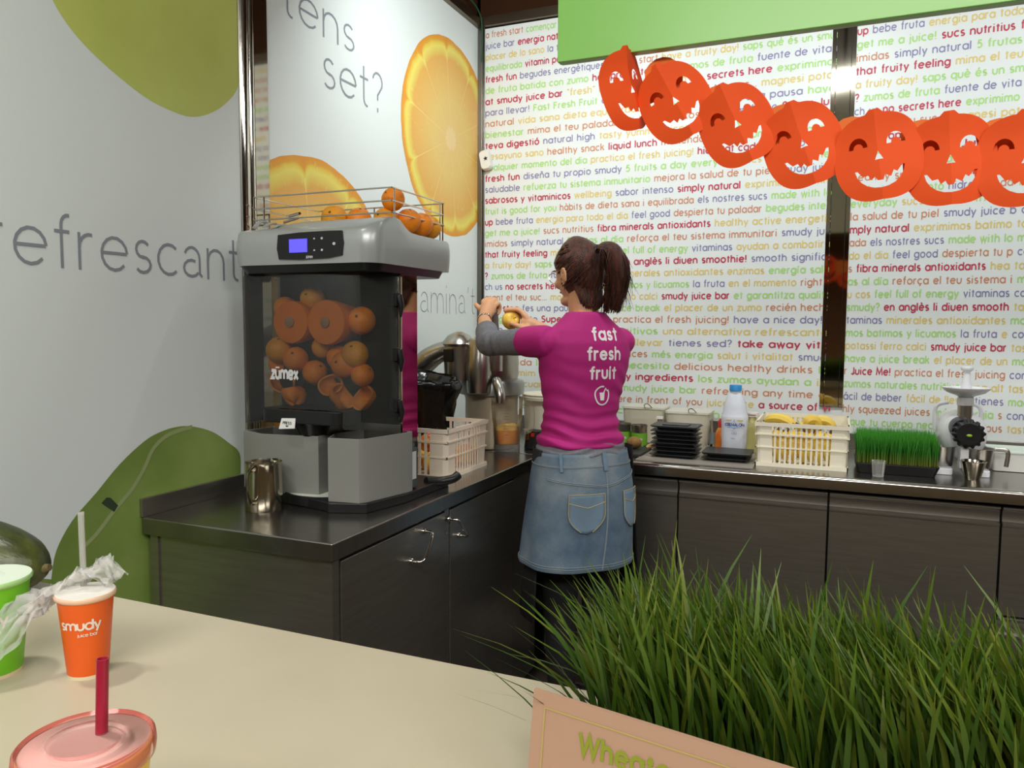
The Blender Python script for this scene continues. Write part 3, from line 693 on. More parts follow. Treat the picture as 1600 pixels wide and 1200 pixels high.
# inside: back plate, drums
put('back_plate', MB().box((.115,-1.616,1.12),(.52,-1.611,1.54)), mat('inner_black',(44,42,38),.5), jm)
M_drum = mat('orange_plastic', (240,130,14), .35, rgb2=(216,106,8), nscale=4)
for i,(x,z,r) in enumerate(((.232,1.405,.060),(.352,1.405,.062))):
    d = put('press_drum', MB().lathe([(r*.8,-1.612),(r*.92,-1.66),(r,-1.69),(r,-1.712),(r*.97,-1.716),(0.016,-1.718)],(x,0,z),32,axis='y'), M_drum, jm, smooth=40)
    put('drum_hub', MB().lathe([(.015,-1.714),(.015,-1.722),(.010,-1.724)],(x,0,z),16,axis='y'), mat('hub_grey',(168,128,88),.5), d, smooth=40)
for i,(x,z,r) in enumerate(((.205,1.25,.055),(.395,1.27,.055))):
    d = put('press_cup', MB().lathe([(r*.5,-1.612),(r,-1.63),(r,-1.672),(r*.85,-1.68)],(x,0,z),28,axis='y'), M_blk, jm, smooth=40)
put('press_tray', MB().prism(rrect(.165,-1.775,.435,-1.62,.03,5),1.128,1.166), M_blk, jm, bevel=.003)
put('nozzle', MB().lathe([(.035,1.09),(.055,1.128)],(.30,-1.71,0),20), M_blk, jm, smooth=40)
tg = MB().prism([(.0,0),(.052,.004),(.050,.032),(.004,.030)],0,.002); tg.xf(Matrix.Translation((.242,-1.782,1.112)) @ Matrix.Rotation(radians(75),4,'X'))
tp = put('press_tag', tg, mat('tag_white',(226,226,222),.5), jm)
mb=MB(); g,_=text_geo('PRESS',.15,track=.3); Mx=Matrix.Translation((.242,-1.782,1.112)) @ Matrix.Rotation(radians(75),4,'X')
lay(mb,g,lambda X,Y:tuple(Mx@Vector((.011+X*.0054,.014+Y*.005,.0026))))
mb.add([tuple(Mx@Vector(p)) for p in ((.020,.011,.0026),(.033,.011,.0026),(.0265,.006,.0026))],[(0,1,2)])
put('lettering', mb, M_blk, tp)
# the two peel bins
def bin_part(pl,z0,z1):
    mb=MB(); n=len(pl); cx=sum(p[0] for p in pl)/n; cy=sum(p[1] for p in pl)/n
    inn=[(cx+(x-cx)*.95,cy+(y-cy)*.95) for x,y in pl]
    vs=[(x,y,z0) for x,y in pl]+[(x,y,z1) for x,y in pl]+[(x,y,z1) for x,y in inn]+[(x,y,z0+.01) for x,y in inn]
    fs=[(i+k*n,(i+1)%n+k*n,(i+1)%n+(k+1)*n,i+(k+1)*n) for k in range(3) for i in range(n)]+[tuple(range(n))[::-1],tuple(3*n+i for i in range(n))]
    return mb.add(vs,fs)
put('peel_bin', bin_part([(.068,-1.73),(.165,-1.765),(.338,-1.738),(.340,-1.63),(.09,-1.63)],.926,1.092), M_silm, jm, bevel=.003)
put('peel_bin', bin_part([(.404,-1.785),(.492,-1.772),(.505,-1.755),(.541,-1.60),(.541,-1.575),(.40,-1.60),(.366,-1.70)],.926,1.098), M_silm, jm, bevel=.003)
put('drip_tray', MB().lathe([(.11,.904),(.112,.93),(.106,.931),(.10,.926)],(.318,-1.70,0),36,sy=.72), M_blk, jm, smooth=30)
put('drip_plate', MB().lathe([(.10,.9275),(.099,.929),(0,.929)],(.318,-1.70,0),36,sy=.70), mat('drip_white',(214,220,206),.4), jm)
# wire rail around the hopper
wr = MB(); A=(.085,-1.685); B=(.545,-1.685); C_=(.545,-1.392); D=(.085,-1.392)
for z in (1.697,1.728,1.762):
    for p,q in ((A,B),(B,C_),(C_,D),(D,A)): wr.tube([(p[0],p[1],z),(q[0],q[1],z)],.0022,6)
for p in ((.085,-1.685),(.545,-1.672),(.545,-1.40),(.532,-1.392),(.12,-1.685),(.12,-1.392),(.3,-1.392)):
    wr.tube([(p[0],p[1],1.648 if p[1]>-1.6 else 1.675),(p[0],p[1],1.763)],.0024,6)
put('wire_rail', wr, M_chrome, jm, smooth=60)
put('hook', MB().tube(crom([(.095,-1.60,1.60),(.078,-1.60,1.60),(.074,-1.60,1.585),(.076,-1.60,1.54),(.092,-1.60,1.53)],4),.0018,6), M_chrome, jm)
put('slider', MB().tube([(.17,-1.66,1.69),(.225,-1.665,1.70)],.004,8).tube([(.15,-1.62,1.712),(.21,-1.64,1.716)],.0045,8), M_chrome, jm, smooth=60)

# ---- oranges
def orange_proto(name, skin, stem=True):
    mb=MB(); mb.ball((0,0,0),(.036,.036,.0345),20)
    for i,(x,y,z) in enumerate(mb.v):
        d=sqrt(x*x+y*y)
        if z>0 and d<.012: mb.v[i]=(x,y,z-.003*(1-d/.012))
    return mb
M_org = mat('orange_peel', (244,140,22), .42, noise_amt=.1, nscale=14, bump=.25, bscale=260)
M_org2 = mat('orange_peel_gold', (236,158,30), .42, noise_amt=.08, nscale=14, bump=.25, bscale=260)
M_stem = mat('stem_end', (96,84,50), .7)
def orange(loc, s, rot, label, group, m=None):
    t = thing('orange', label, 'orange', loc, group, world=False); t.rotation_euler = rot; t.scale=(s,s,s)
    put('peel', orange_proto('p',None), m or M_org, t, smooth=180)
    put('stem_end', MB().lathe([(.0042,.0295),(.0038,.0325),(.0015,.0335)],(0,0,0),10), M_stem, t, smooth=60)
    return t
GO='oranges in the wire rail on the juicing machine'
for l in (
 ((.500,-1.605,1.745),.92,(1.0,0,-.4),'orange perched on top of the others in the wire rail',M_org),
 ((.473,-1.60,1.690),1.0,(1.15,0,-.25),'orange with a dark stem end directly under the perched orange',M_org2),
 ((.515,-1.548,1.692),1.0,(.2,.3,0),'orange half hidden behind the slope of the machine head',M_org),
 ((.520,-1.488,1.688),1.0,(.4,-.5,0),'reddish orange in the middle of the row by the side rail',M_org),
 ((.470,-1.44,1.688),1.0,(0,.4,0),'orange at the back behind the side rail row',M_org),
 ((.512,-1.425,1.688),1.02,(.2,.2,1),'golden orange at the rear corner of the wire rail',M_org2),
 ((.300,-1.60,1.703),1.05,(1.15,0,.2),'orange with a sunken stem end above the display panel',M_org2),
 ((.365,-1.57,1.700),1.0,(.3,.3,0),'orange just right of the one above the display panel',M_org),
 ((.23,-1.47,1.687),1.0,(.3,.3,0),'orange alone at the back left of the wire rail',M_org)):
    orange(l[0],l[1],l[2],l[3],GO,l[4])
GI='oranges behind the smoked window'
for l in (
 ((.262,-1.655,1.472),1.0,(1.2,0,0),'orange high behind the smoked window, above the left drum',M_org2),
 ((.175,-1.665,1.445),.95,(0,.6,0),'orange at the top left behind the smoked window',M_org),
 ((.432,-1.662,1.410),1.1,(1.2,.4,0),'orange pressed against the right drum behind the window',M_org),
 ((.435,-1.700,1.318),1.05,(.8,.2,0),'golden orange low on the right behind the window',M_org2),
 ((.400,-1.70,1.290),1.05,(1.3,-.5,0),'cut orange with a ringed end low on the right behind the window',M_org),
 ((.452,-1.69,1.262),.9,(0,1,0),'orange at the right wall behind the window',M_org),
 ((.172,-1.69,1.325),1.1,(.4,.2,0),'orange low on the left behind the window, beside the wall of it',M_org2),
 ((.228,-1.69,1.300),1.0,(.9,.4,0),'orange below the left drum behind the window',M_org),
 ((.300,-1.66,1.335),.9,(.9,.4,0),'small green tinged orange between the two drums',M_org2),
 ((.150,-1.66,1.285),1.0,(.2,.4,0),'orange wedged in the far left corner behind the window',M_org),
 ((.275,-1.665,1.262),1.0,(.2,.9,0),'orange behind the maker mark on the window',M_org),
 ((.355,-1.66,1.305),1.0,(.2,.9,0),'orange just under the right drum behind the window',M_org)):
    orange(l[0],l[1],l[2],l[3],GI,l[4])
def peel(loc, rot, s, label):
    mb=MB(); R0,R1=.040,.034; n=20; pr=[]
    R0,R1,n=.040,.034,40
    prof=[(R0*sin(t),-R0*cos(t)) for t in [i*pi/2/6 for i in range(7)]]+[(R1*sin(t),-R1*cos(t)) for t in [i*pi/2/6 for i in range(6,-1,-1)]]
    mb.lathe(prof,(0,0,0),n)
    mb.m=[0 if i<6*n else 1 for i in range(len(mb.f))]
    mb.v=[(x*1.0,y*.8,z+.004*sin(3*atan2(y,x))) for x,y,z in mb.v]
    o=one('orange_peel', mb, [M_org,mat('pith',(222,140,48),.6)], label,'orange peel',base=(0,0,0),group='squeezed halves behind the smoked window',smooth=50)
    o.location=loc; o.rotation_euler=rot; o.scale=(s,s,s)
peel((.185,-1.70,1.235),(1.2,.5,.3),1.0,'squeezed orange half at the lower left behind the window')
peel((.232,-1.705,1.205),(-.6,.4,1.3),.95,'squeezed orange half under the maker mark')
peel((.352,-1.70,1.232),(1.3,-.3,.2),.95,'squeezed orange half just left of the low right oranges')
peel((.400,-1.705,1.205),(.4,.9,.3),1.0,'squeezed orange half lying on the press tray at the right')
peel((.450,-1.69,1.200),(1.0,-.9,.3),.95,'squeezed orange half in the right corner of the window')

# ---- steel pitcher
pt = thing('steel_pitcher', 'small stainless steel pitcher standing before the juicing machine', 'pitcher', (.232,-1.835,.9))
pr=[(.048,.9),(.050,.903),(.0495,.94),(.047,1.0),(.0465,1.022),(.049,1.030),(.0475,1.030),(.045,1.02),(.045,.91),(0,.908)]
M_pit = mat('pitcher_steel',(188,180,162),.16,1.0)
mb=MB(); mb.lathe(pr,(.232,-1.835,0),36); put('body', mb, M_pit, pt, smooth=50)
put('handle', MB().tube(crom([(.244,-1.882,1.020),(.250,-1.905,1.02),(.256,-1.925,1.005),(.256,-1.925,.96),(.250,-1.905,.935),(.244,-1.883,.93)],5),.0075,8,flat=.35,upv=(1,0,0)), M_pit, pt, smooth=60)
put('spout', MB().prism([(.222,-1.789),(.242,-1.789),(.232,-1.778)],1.005,1.031), M_pit, pt)

# ---- plastic crates
M_cr = mat('crate_cream', (236,222,202), .5, trans=0.0)
M_cr2 = mat('crate_white', (238,230,208), .5)
def crate(x0,y0,x1,y1,z0,z1,label,m,corner=.045,nlong=10,nshort=6,taper=.006):
    t = thing('plastic_crate', label, 'crate', ((x0+x1)/2,(y0+y1)/2,z0))
    h=z1-z0; f=MB(); th=.004
    f.box((x0+taper,y0+taper,z0),(x1-taper,y1-taper,z0+.005))
    # corner posts (rounded L), rims
    for (cx,cy,sx,sy) in ((x0,y0,1,1),(x1,y0,-1,1),(x0,y1,1,-1),(x1,y1,-1,-1)):
        P=[(cx+sx*corner,cy+sy*.0),(cx+sx*.014,cy),(cx+sx*.004,cy+sy*.004),(cx,cy+sy*.014),(cx,cy+sy*corner)]
        Q=[(cx+sx*corner,cy+sy*th),(cx+sx*.015,cy+sy*th),(cx+sx*th*1.6,cy+sy*th*1.6),(cx+sx*th,cy+sy*.015),(cx+sx*th,cy+sy*corner)]
        n=5; vs=[(x+ (taper*sx if z==z0 else 0),y+(taper*sy if z==z0 else 0),z) for z in (z0,z1) for x,y in P+Q]
        fs=[]
        for i in range(4): fs+=[(i,i+1,10+i+1,10+i),(5+i+1,5+i,15+i,15+i+1),(10+i,10+i+1,15+i+1,15+i),(i,5+i,5+i+1,i+1)]
        fs+=[(0,10,15,5),(4,9,19,14)]
        f.add(vs,fs)
    for z,hh,o in ((z1-.014,.014,.003),(z1-.046,.006,.002),(z0,.014,0),(z0+h*.42,.005,0)):
        f.box((x0-o,y0-o,z),(x1+o,y0+th,z+hh)); f.box((x0-o,y1-th,z),(x1+o,y1+o,z+hh)); f.box((x0-o,y0,z),(x0+th,y1,z+hh)); f.box((x1-th,y0,z),(x1+o,y1,z+hh))
    put('frame', f, m, t)
    s_=[]
    def slats(a,b,n,fn):
        w=(b-a)/(2*n+1)*1.0
        for i in range(n):
            u=a+(2*i+1)*w; s_.append(fn(u,u+w*.85))
    slats(x0+corner,x1-corner,nlong,lambda a,b:((a,y0+.001,z0+.01),(b,y0+.0035,z1-.01)))
    slats(x0+corner,x1-corner,nlong,lambda a,b:((a,y1-.0035,z0+.01),(b,y1-.001,z1-.01)))
    slats(y0+corner,y1-corner,nshort,lambda a,b:((x0+.001,a,z0+.01),(x0+.0035,b,z1-.01)))
    slats(y0+corner,y1-corner,nshort,lambda a,b:((x1-.0035,a,z0+.01),(x1-.001,b,z1-.01)))
    for a,b in s_: put('slat', MB().box(a,b), m, t)
    return t
crate(.235,-1.296,.505,-.985,.9,1.065,'cream plastic crate of apples beside the juicing machine',M_cr,corner=.062,nlong=6,nshort=9)
crate(1.385,-.585,1.695,-.235,.9,1.058,'white plastic crate full of bananas on the refrigerated counter',M_cr2,corner=.055,nlong=11,nshort=10)
def apple_mesh():
    mb=MB(); n=20; m=14; prof=[]
    for i in range(m+1):
        t=pi*i/m; r=.036*sin(t)*(1+.08*cos(t)); z=.033*cos(t)-.010*math.exp(-(t/.35)**2)+.006*math.exp(-((pi-t)/.3)**2)
        prof.append((max(r,0.0001),z))
    return mb.lathe(prof[::-1],(0,0,0),n,cap=False)
def apple(loc,rot,label,group,m,s=1.0):
    t=thing('apple',label,'apple',loc,group,world=False); t.rotation_euler=rot; t.scale=(s,)*3
    put('flesh', apple_mesh(), m, t, smooth=180)
    put('stalk', MB().tube([(0,0,.020),(.001,0,.030),(.004,0,.038)],[.0012,.001,.0014],6), M_stem, t, smooth=60)
    return t
M_apr = mat('apple_red_yellow',(236,196,88),.3,rgb2=(206,66,40),nscale=22,stretch=(1,1,.3))
M_apy = mat('apple_golden',(240,206,84),.28,rgb2=(232,168,70),nscale=16)
GA='apples in the cream crate'
for i,(x,y,z,m,l) in enumerate(((.275,-1.245,.942,M_apr,'red and yellow apple at the bottom front left of the crate'),(.35,-1.25,.942,M_apr,'red and yellow apple at the bottom front of the crate'),(.43,-1.25,.942,M_apy,'golden apple at the bottom front right of the crate'),
  (.28,-1.17,.945,M_apr,'striped apple in the crate, second row left'),(.36,-1.17,.944,M_apy,'golden apple in the crate, second row middle'),(.44,-1.17,.944,M_apr,'striped apple in the crate, second row right'),
  (.33,-1.235,1.005,M_apr,'ruddy apple in the upper layer against the front slats'),(.405,-1.235,1.01,M_apr,'striped apple in the upper layer near the crate corner'),(.29,-1.18,1.05,M_apr,'striped apple heaped highest beside the machine'),(.37,-1.12,1.005,M_apr,'ruddy apple in the middle of the upper layer'),(.44,-1.08,.944,M_apr,'ruddy apple at the right slats'),(.36,-1.06,.945,M_apy,'golden apple at the back of the crate'),(.44,-1.02,.942,M_apr,'ruddy apple at the back right of the crate'))):
    apple((x,y,z),(random.uniform(-.6,.6),random.uniform(-.6,.6),i),l,GA,m)
# bananas
M_ban = mat('banana_skin',(242,212,96),.45,rgb2=(232,192,78),nscale=10,bump=.05)
M_bt = mat('banana_tip',(88,66,32),.7)
def banana(pts,label,s=1.0):
    t=thing('banana',label,'banana',pts[0],'bananas in the white crate')
    c=crom(pts,6); n=len(c); r=[.0165*s*(min(1,.35+2.6*min(i,n-1-i)/n)) for i in range(n)]
    put('skin', MB().tube(c,r,8), M_ban, t, smooth=35)
    d=(c[0]-c[1]).normalized(); put('stalk', MB().tube([c[0],c[0]+d*.018],[.006,.005],7), M_bt, t, smooth=60)
    d=(c[-1]-c[-2]).normalized(); put('tip', MB().tube([c[-1],c[-1]+d*.006],[.005,.003],7), M_bt, t, smooth=60)
bl=['front row banana %s in the white crate'%s for s in ('at the far left','second from the left','third from the left','left of the middle','in the middle','right of the middle','third from the right','second from the right','at the far right')]
for i in range(9):
    x=1.425+i*.029; j=(i*37%7-3)*.003
    banana([(x+.004,-.535+j,1.028-.004*(i%3)),(x-.004,-.553,1.0),(x-.002,-.560,.96),(x+.006,-.548,.918)],bl[i])
banana([(1.505,-.50,1.047),(1.47,-.485,1.062),(1.435,-.47,1.062),(1.405,-.455,1.05)],'banana lying crosswise on top at the left of the crate',1.05)
banana([(1.515,-.47,1.046),(1.475,-.455,1.058),(1.44,-.44,1.056),(1.41,-.43,1.045)],'banana tucked behind the crosswise one')
banana([(1.548,-.52,1.048),(1.562,-.515,1.066),(1.585,-.505,1.062),(1.60,-.50,1.02)],'banana arching up at the top middle of the crate',1.1)
banana([(1.572,-.47,1.052),(1.60,-.465,1.062),(1.63,-.46,1.052),(1.655,-.455,1.01)],'banana arching over behind the top middle one',1.05)
banana([(1.52,-.46,1.02),(1.54,-.455,1.035),(1.56,-.45,1.03),(1.59,-.44,1.0)],'banana sunk between the two top bunches')
for i in range(6):
    x=1.44+i*.042; banana([(x,-.40+.02*(i%2),1.01),(x+.004,-.42,.99),(x+.004,-.42,.95),(x,-.40,.915)],'banana in the rear rows, %s from the left'%('first','second','third','fourth','fifth','sixth')[i])

# ================================================================== THE CORNER: extractor, bag, jug, bucket
ex = thing('juice_extractor', 'big stainless steel centrifugal juice extractor in the corner of the counters', 'juicer', (.36,-.62,.9))
M_cast = mat('cast_steel',(176,172,164),.3,1.0,noise_amt=.04,nscale=5)
M_cream = mat('cream_casing',(196,182,158),.35,.3)
cx,cy=.345,-.60
put('motor_column', MB().lathe([(.105,.905),(.108,.93),(.108,1.10),(.112,1.115)],(cx,cy,0),36), M_cream, ex, smooth=40)
put('collar', MB().lathe([(.112,1.115),(.134,1.122),(.136,1.165),(.128,1.178),(.110,1.182)],(cx,cy,0),40), mat('collar_grey',(166,166,164),.35,.5), ex, smooth=40)
put('bowl', MB().lathe([(.106,1.182),(.110,1.20),(.110,1.30),(.104,1.33),(.070,1.352),(0,1.356)],(cx,cy,0),40), M_cast, ex, smooth=40)
fc = put('feed_chute', MB().lathe([(.046,1.135),(.048,1.15),(.052,1.23),(.043,1.34),(.036,1.348)],(.352,-.735,0),28).lathe([(.040,1.13),(.046,1.135)],(.352,-.735,0),28), M_cast, ex, smooth=40)
put('chute_collar', MB().lathe([(.038,1.335),(.040,1.345),(.040,1.37),(.030,1.374)],(.405,-.70,0),24), mat('collar_tan',(150,136,124),.4), ex, smooth=40)
put('feed_tube', MB().lathe([(.030,1.22),(.030,1.345)],(.405,-.70,0),24), M_cast, ex, smooth=60)
put('pusher', MB().tube(crom([(.402,-.70,1.36),(.400,-.70,1.41),(.398,-.705,1.452),(.396,-.708,1.468)],4),lerpr([.019,.018,.019,.012],4),14), mat('pusher_grey',(108,100,98),.4), ex, smooth=60)
put('spout', MB().tube(crom([(.405,-.70,1.182),(.420,-.722,1.185),(.435,-.738,1.165),(.448,-.748,1.128),(.450,-.75,1.10)],5),lerpr([.012,.018,.020,.021,.018],5),14), M_cast, ex, smooth=60)
put('pulp_lid', MB().lathe([(.066,1.315),(.070,1.325),(.066,1.332),(.045,1.358),(.015,1.372),(0,1.374)],(.255,-.72,0),28), M_cast, ex, smooth=40)
put('pulp_neck', MB().lathe([(.058,1.18),(.060,1.25),(.064,1.315)],(.255,-.72,0),28), M_cast, ex, smooth=40)
put('pulp_shield', MB().tube(crom([(.275,-.73,1.305),(.205,-.74,1.298),(.135,-.75,1.262),(.085,-.76,1.20),(.065,-.76,1.13)],6),lerpr([.030,.050,.060,.060,.055],6),18,flat=.75), M_cast, ex, smooth=60)
put('latch', MB().box((.225,-.795,1.255),(.262,-.788,1.305)), M_blk, ex, bevel=.002)

# pulp bin lined with a black bag
bg = thing('pulp_bin', 'bin lined with a crumpled black plastic bag behind the apple crate', 'bin', (.20,-.95,.9))
mb=MB(); n=40; prof=[(.105,.902),(.112,.93),(.118,1.02),(.124,1.10),(.134,1.17),(.145,1.195),(.136,1.215),(.118,1.205),(.10,1.17),(.06,1.12),(0,1.10)]
for r,z in prof:
    for k in range(n):
        a=2*pi*k/n; q=noise.noise(Vector((cos(a)*3,sin(a)*3,z*9)))*.020+.006*sin(a*13+z*30)
        rr_=max(0,r+q*(1 if r>.05 else 0)); mb.v.append((.205+rr_*cos(a)*1.12,-.955+rr_*sin(a)*.95,z+.02*(-cos(a))*(z>1.15)+.012*noise.noise(Vector((cos(a)*2,sin(a)*2,z*4)))*(z>1.1)))
mb.f=[(i*n+k,i*n+(k+1)%n,(i+1)*n+(k+1)%n,(i+1)*n+k) for i in range(len(prof)-1) for k in range(n)]+[tuple(range(n))[::-1]]; mb.m=[0]*len(mb.f)
put('black_bag', mb, mat('bag_black',(14,14,15),.22,bump=.35,bscale=22), bg, smooth=180)
put('bag_knot', MB().ball((.10,-1.03,1.225),(.03,.018,.018),12), MATS['bag_black'], bg, smooth=180)

# blender jug catching the juice
M_clr = clear('clear_plastic',(236,228,204),.10,.06)
jg = thing('blender_jug', 'clear measuring jug part filled with frothy orange juice under the steel spout', 'jug', (.44,-.655,.9))
def sq_lathe(prof,c,n=32,p=3.2,rot=.45):
    mb=MB()
    for r,z in prof:
        for k in range(n):
            a=2*pi*k/n; q=r/(abs(cos(a))**p+abs(sin(a))**p)**(1/p); x=q*cos(a); y=q*sin(a)
            mb.v.append((c[0]+x*cos(rot)-y*sin(rot),c[1]+x*sin(rot)+y*cos(rot),z))
    mb.f=[(i*n+k,i*n+(k+1)%n,(i+1)*n+(k+1)%n,(i+1)*n+k) for i in range(len(prof)-1) for k in range(n)]; mb.m=[0]*len(mb.f); return mb
jc=(.437,-.655)
put('jug_wall', sq_lathe([(.050,.928),(.052,.932),(.055,1.0),(.062,1.05),(.064,1.11),(.066,1.112)],jc), M_clr, jg, smooth=50)
jz=sq_lathe([(.048,.930),(.050,.934),(.0515,.985)],jc); n=32
jz.f+= [tuple(range(n))[::-1], tuple(2*n+k for k in range(n))]; jz.m+=[0,0]
put('juice', jz, mat('orange_juice',(228,150,22),.3,rgb2=(206,120,14),nscale=30), jg, smooth=50)
fz=sq_lathe([(.0518,.985),(.0512,.996),(.03,1.003),(.001,1.0)],jc)
for i,(x,y,z) in enumerate(fz.v): fz.v[i]=(x,y,z+.006*noise.noise(Vector((x*40,y*40,0)))*(z>.99)+(.012*max(0,1-((x-jc[0]-.02)**2+(y-jc[1])**2)/.0006) if z>.99 else 0))
put('froth', fz, mat('juice_froth',(240,200,110),.8,rgb2=(226,176,80),nscale=60,bump=.4,bscale=200), jg, smooth=180)
put('jug_base', sq_lathe([(.052,.9),(.053,.926),(.048,.930),(.001,.930)],jc), clear('clear_base',(150,146,140),.55,.15), jg, smooth=40)
put('handle', MB().tube(crom([(.495,-.628,1.09),(.522,-.616,1.085),(.528,-.612,1.03),(.522,-.616,.985),(.498,-.627,.975)],6),.008,8,flat=1.4), M_clr, jg, smooth=60)
mk=MB()
for k in range(8): mk.box((jc[0]+.012-.006*(k%2),jc[1]-.0585,.97+.012*k),(jc[0]+.034,jc[1]-.058,.971+.012*k))
put('measure_marks', mk, mat('mark_grey',(110,100,84),.6), jg)
# black blender base with a red switch behind the jug
bb = thing('blender_motor', 'black blender motor base with a red switch behind the jug', 'blender', (.52,-.56,.9))
put('base_body', MB().prism(rrect(.487,-.60,.555,-.50,.012,4),.902,.972,top=rrect(.492,-.595,.550,-.505,.012,4)), M_black, bb, smooth=30)
put('switch', MB().box((.520,-.606,.952),(.536,-.598,.968)), mat('switch_red',(204,48,30),.4), bb, bevel=.002)
put('base_trim', MB().box((.500,-.603,.938),(.514,-.598,.975)), M_chrome, bb)

# white bucket
bk_ = thing('white_bucket', 'cream white lidded plastic bucket behind the woman', 'bucket', (.53,-.42,.9))
put('tub', MB().lathe([(.098,.906),(.100,.92),(.108,1.09)],(.53,-.42,0),40), mat('bucket_cream',(228,220,198),.45), bk_, smooth=40)
put('lid', MB().lathe([(.109,1.088),(.116,1.09),(.116,1.102),(.112,1.104),(.114,1.112),(.108,1.116),(0,1.118)],(.53,-.42,0),40), mat('bucket_lid',(236,228,206),.4), bk_, smooth=40)
put('foot_ring', MB().lathe([(.098,.9),(.099,.907)],(.53,-.42,0),40), M_dark, bk_)

# ---- things on the refrigerated counter
# two green-labelled cans
for i,(x,y) in enumerate(((.835,-.335),(.905,-.355))):
    t=thing('tin_can',('tin with a green label, partly hidden behind the woman','tin with a green label right of the other one')[i],'tin',(x,y,.9),'green labelled tins')
    put('can', MB().lathe([(.031,.9),(.032,.902),(.032,.985),(.033,.987),(.033,.994),(.030,.994),(.029,.98),(0,.98)],(x,y,0),28), M_cast, t, smooth=40)
    put('can_label', MB().lathe([(.0325,.912),(.0325,.962)],(x,y,0),28,cap=False), mat('label_green',(118,176,50),.5), t, smooth=60)
    mb=MB(); g,_=text_geo('kiwi' if False else 'smudy',.16,track=.25)
    lay(mb,g,lambda X,Y:(x+.0329*sin((X-2.4)*.17), y-.0329*cos((X-2.4)*.17), .934+Y*.006)); put('lettering', mb, M_white, t)
# tall translucent tubs at the wall
M_milk = clear('milky_plastic',(238,228,204),.62,.35)
for i,(x0,x1,y0,y1,z1,l) in enumerate(((.80,.98,-.24,-.10,1.055,'tall translucent tub with folded lid behind the green tins'),(.99,1.17,-.26,-.10,1.045,'wide translucent tub of pale cream behind the tray stack'))):
    t=thing('translucent_tub',l,'tub',((x0+x1)/2,(y0+y1)/2,.9)); n=24
    put('tub_wall', MB().prism(rrect(x0+.01,y0+.01,x1-.01,y1-.01,.02,5),.902,z1-.01,top=rrect(x0,y0,x1,y1,.02,5)), M_milk, t, smooth=30)
    put('contents', MB().prism(rrect(x0+.016,y0+.016,x1-.016,y1-.016,.018,5),.905,.99-.02*i,top=rrect(x0+.01,y0+.01,x1-.01,y1-.01,.018,5)), mat('tub_cream',(214,200,166),.6), t)
    put('tub_lid', MB().prism(rrect(x0-.003,y0-.003,x1+.003,y1+.003,.02,5),z1-.008,z1), clear('milky_lid',(240,236,222),.7,.3), t)
    put('lid_clip', MB().tube(crom([(x0+.10,y0-.002,z1-.004),(x0+.10,y0-.012,z1+.012),(x0+.115,y0-.014,z1+.016),(x0+.13,y0-.004,z1+.0)],4),.0022,6), M_chrome, t)
put('x',MB(),M_black) if 0 else None
stb=thing('steel_box','small steel box between the cream tub and the sauce bottle','box',(1.19,-.15,.9))
put('box_body', MB().prism(rrect(1.165,-.20,1.235,-.10,.008,3),.9,1.0), M_cast, stb, smooth=30); put('box_lid', MB().prism(rrect(1.162,-.203,1.238,-.097,.008,3),1.0,1.008), M_cast, stb)
# cutting board, kiwi, ginger, second board under it
one('cutting_board', MB().prism(rrect(.80,-.60,.97,-.40,.012,4),.9005,.912), mat('board_black',(46,46,47),.5), 'black cutting board at the counter edge beside the woman', 'board', bevel=.002)
kw=MB().ball((0,0,0),(.031,.026,.024),18); o=one('kiwi', kw, mat('kiwi_skin',(150,112,62),.8,noise_amt=.2,nscale=40,bump=.3,bscale=300), 'brown kiwi fruit resting on the black cutting board', 'kiwi', base=(0,0,0), smooth=180); o.location=(.912,-.47,.936)
gg=MB()
for a,b,r in (((.955,-.43,.912),(.985,-.42,.920),.011),((.985,-.42,.920),(1.012,-.42,.914),.010),((.98,-.42,.918),(.99,-.39,.915),.008)):
    gg.tube(crom([a,((a[0]+b[0])/2,(a[1]+b[1])/2,(a[2]+b[2])/2+.004),b],3),lerpr([r*.7,r,r*.7],3),8)
one('ginger_root', gg, mat('ginger_skin',(214,176,118),.7,noise_amt=.2,nscale=50), 'knobbly piece of pale ginger between kiwi and trays', 'ginger', smooth=60)
# perforated mat
pm=MB().box((.965,-.66,.9002),(1.385,-.20,.9035)); pmt=thing('counter_mat','grey perforated mat under the black tray stacks','mat',(1.17,-.43,.9))
def matfn(nt,N,L,b):
    tc=N.new('ShaderNodeTexCoord'); v=N.new('ShaderNodeTexVoronoi'); v.inputs['Scale'].default_value=110; v.inputs['Randomness'].default_value=0; L.new(tc.outputs['Object'],v.inputs[0])
    r=N.new('ShaderNodeValToRGB'); L.new(v.outputs['Distance'],r.inputs[0]); r.color_ramp.elements[0].color=(*lin((70,66,60)),1); r.color_ramp.elements[1].color=(*lin((158,150,140)),1); r.color_ramp.elements[0].position=.25; r.color_ramp.elements[1].position=.4; L.new(r.outputs[0],b.inputs['Base Color'])
put('mesh_sheet', pm, print_mat('mat_grid',matfn), pmt)
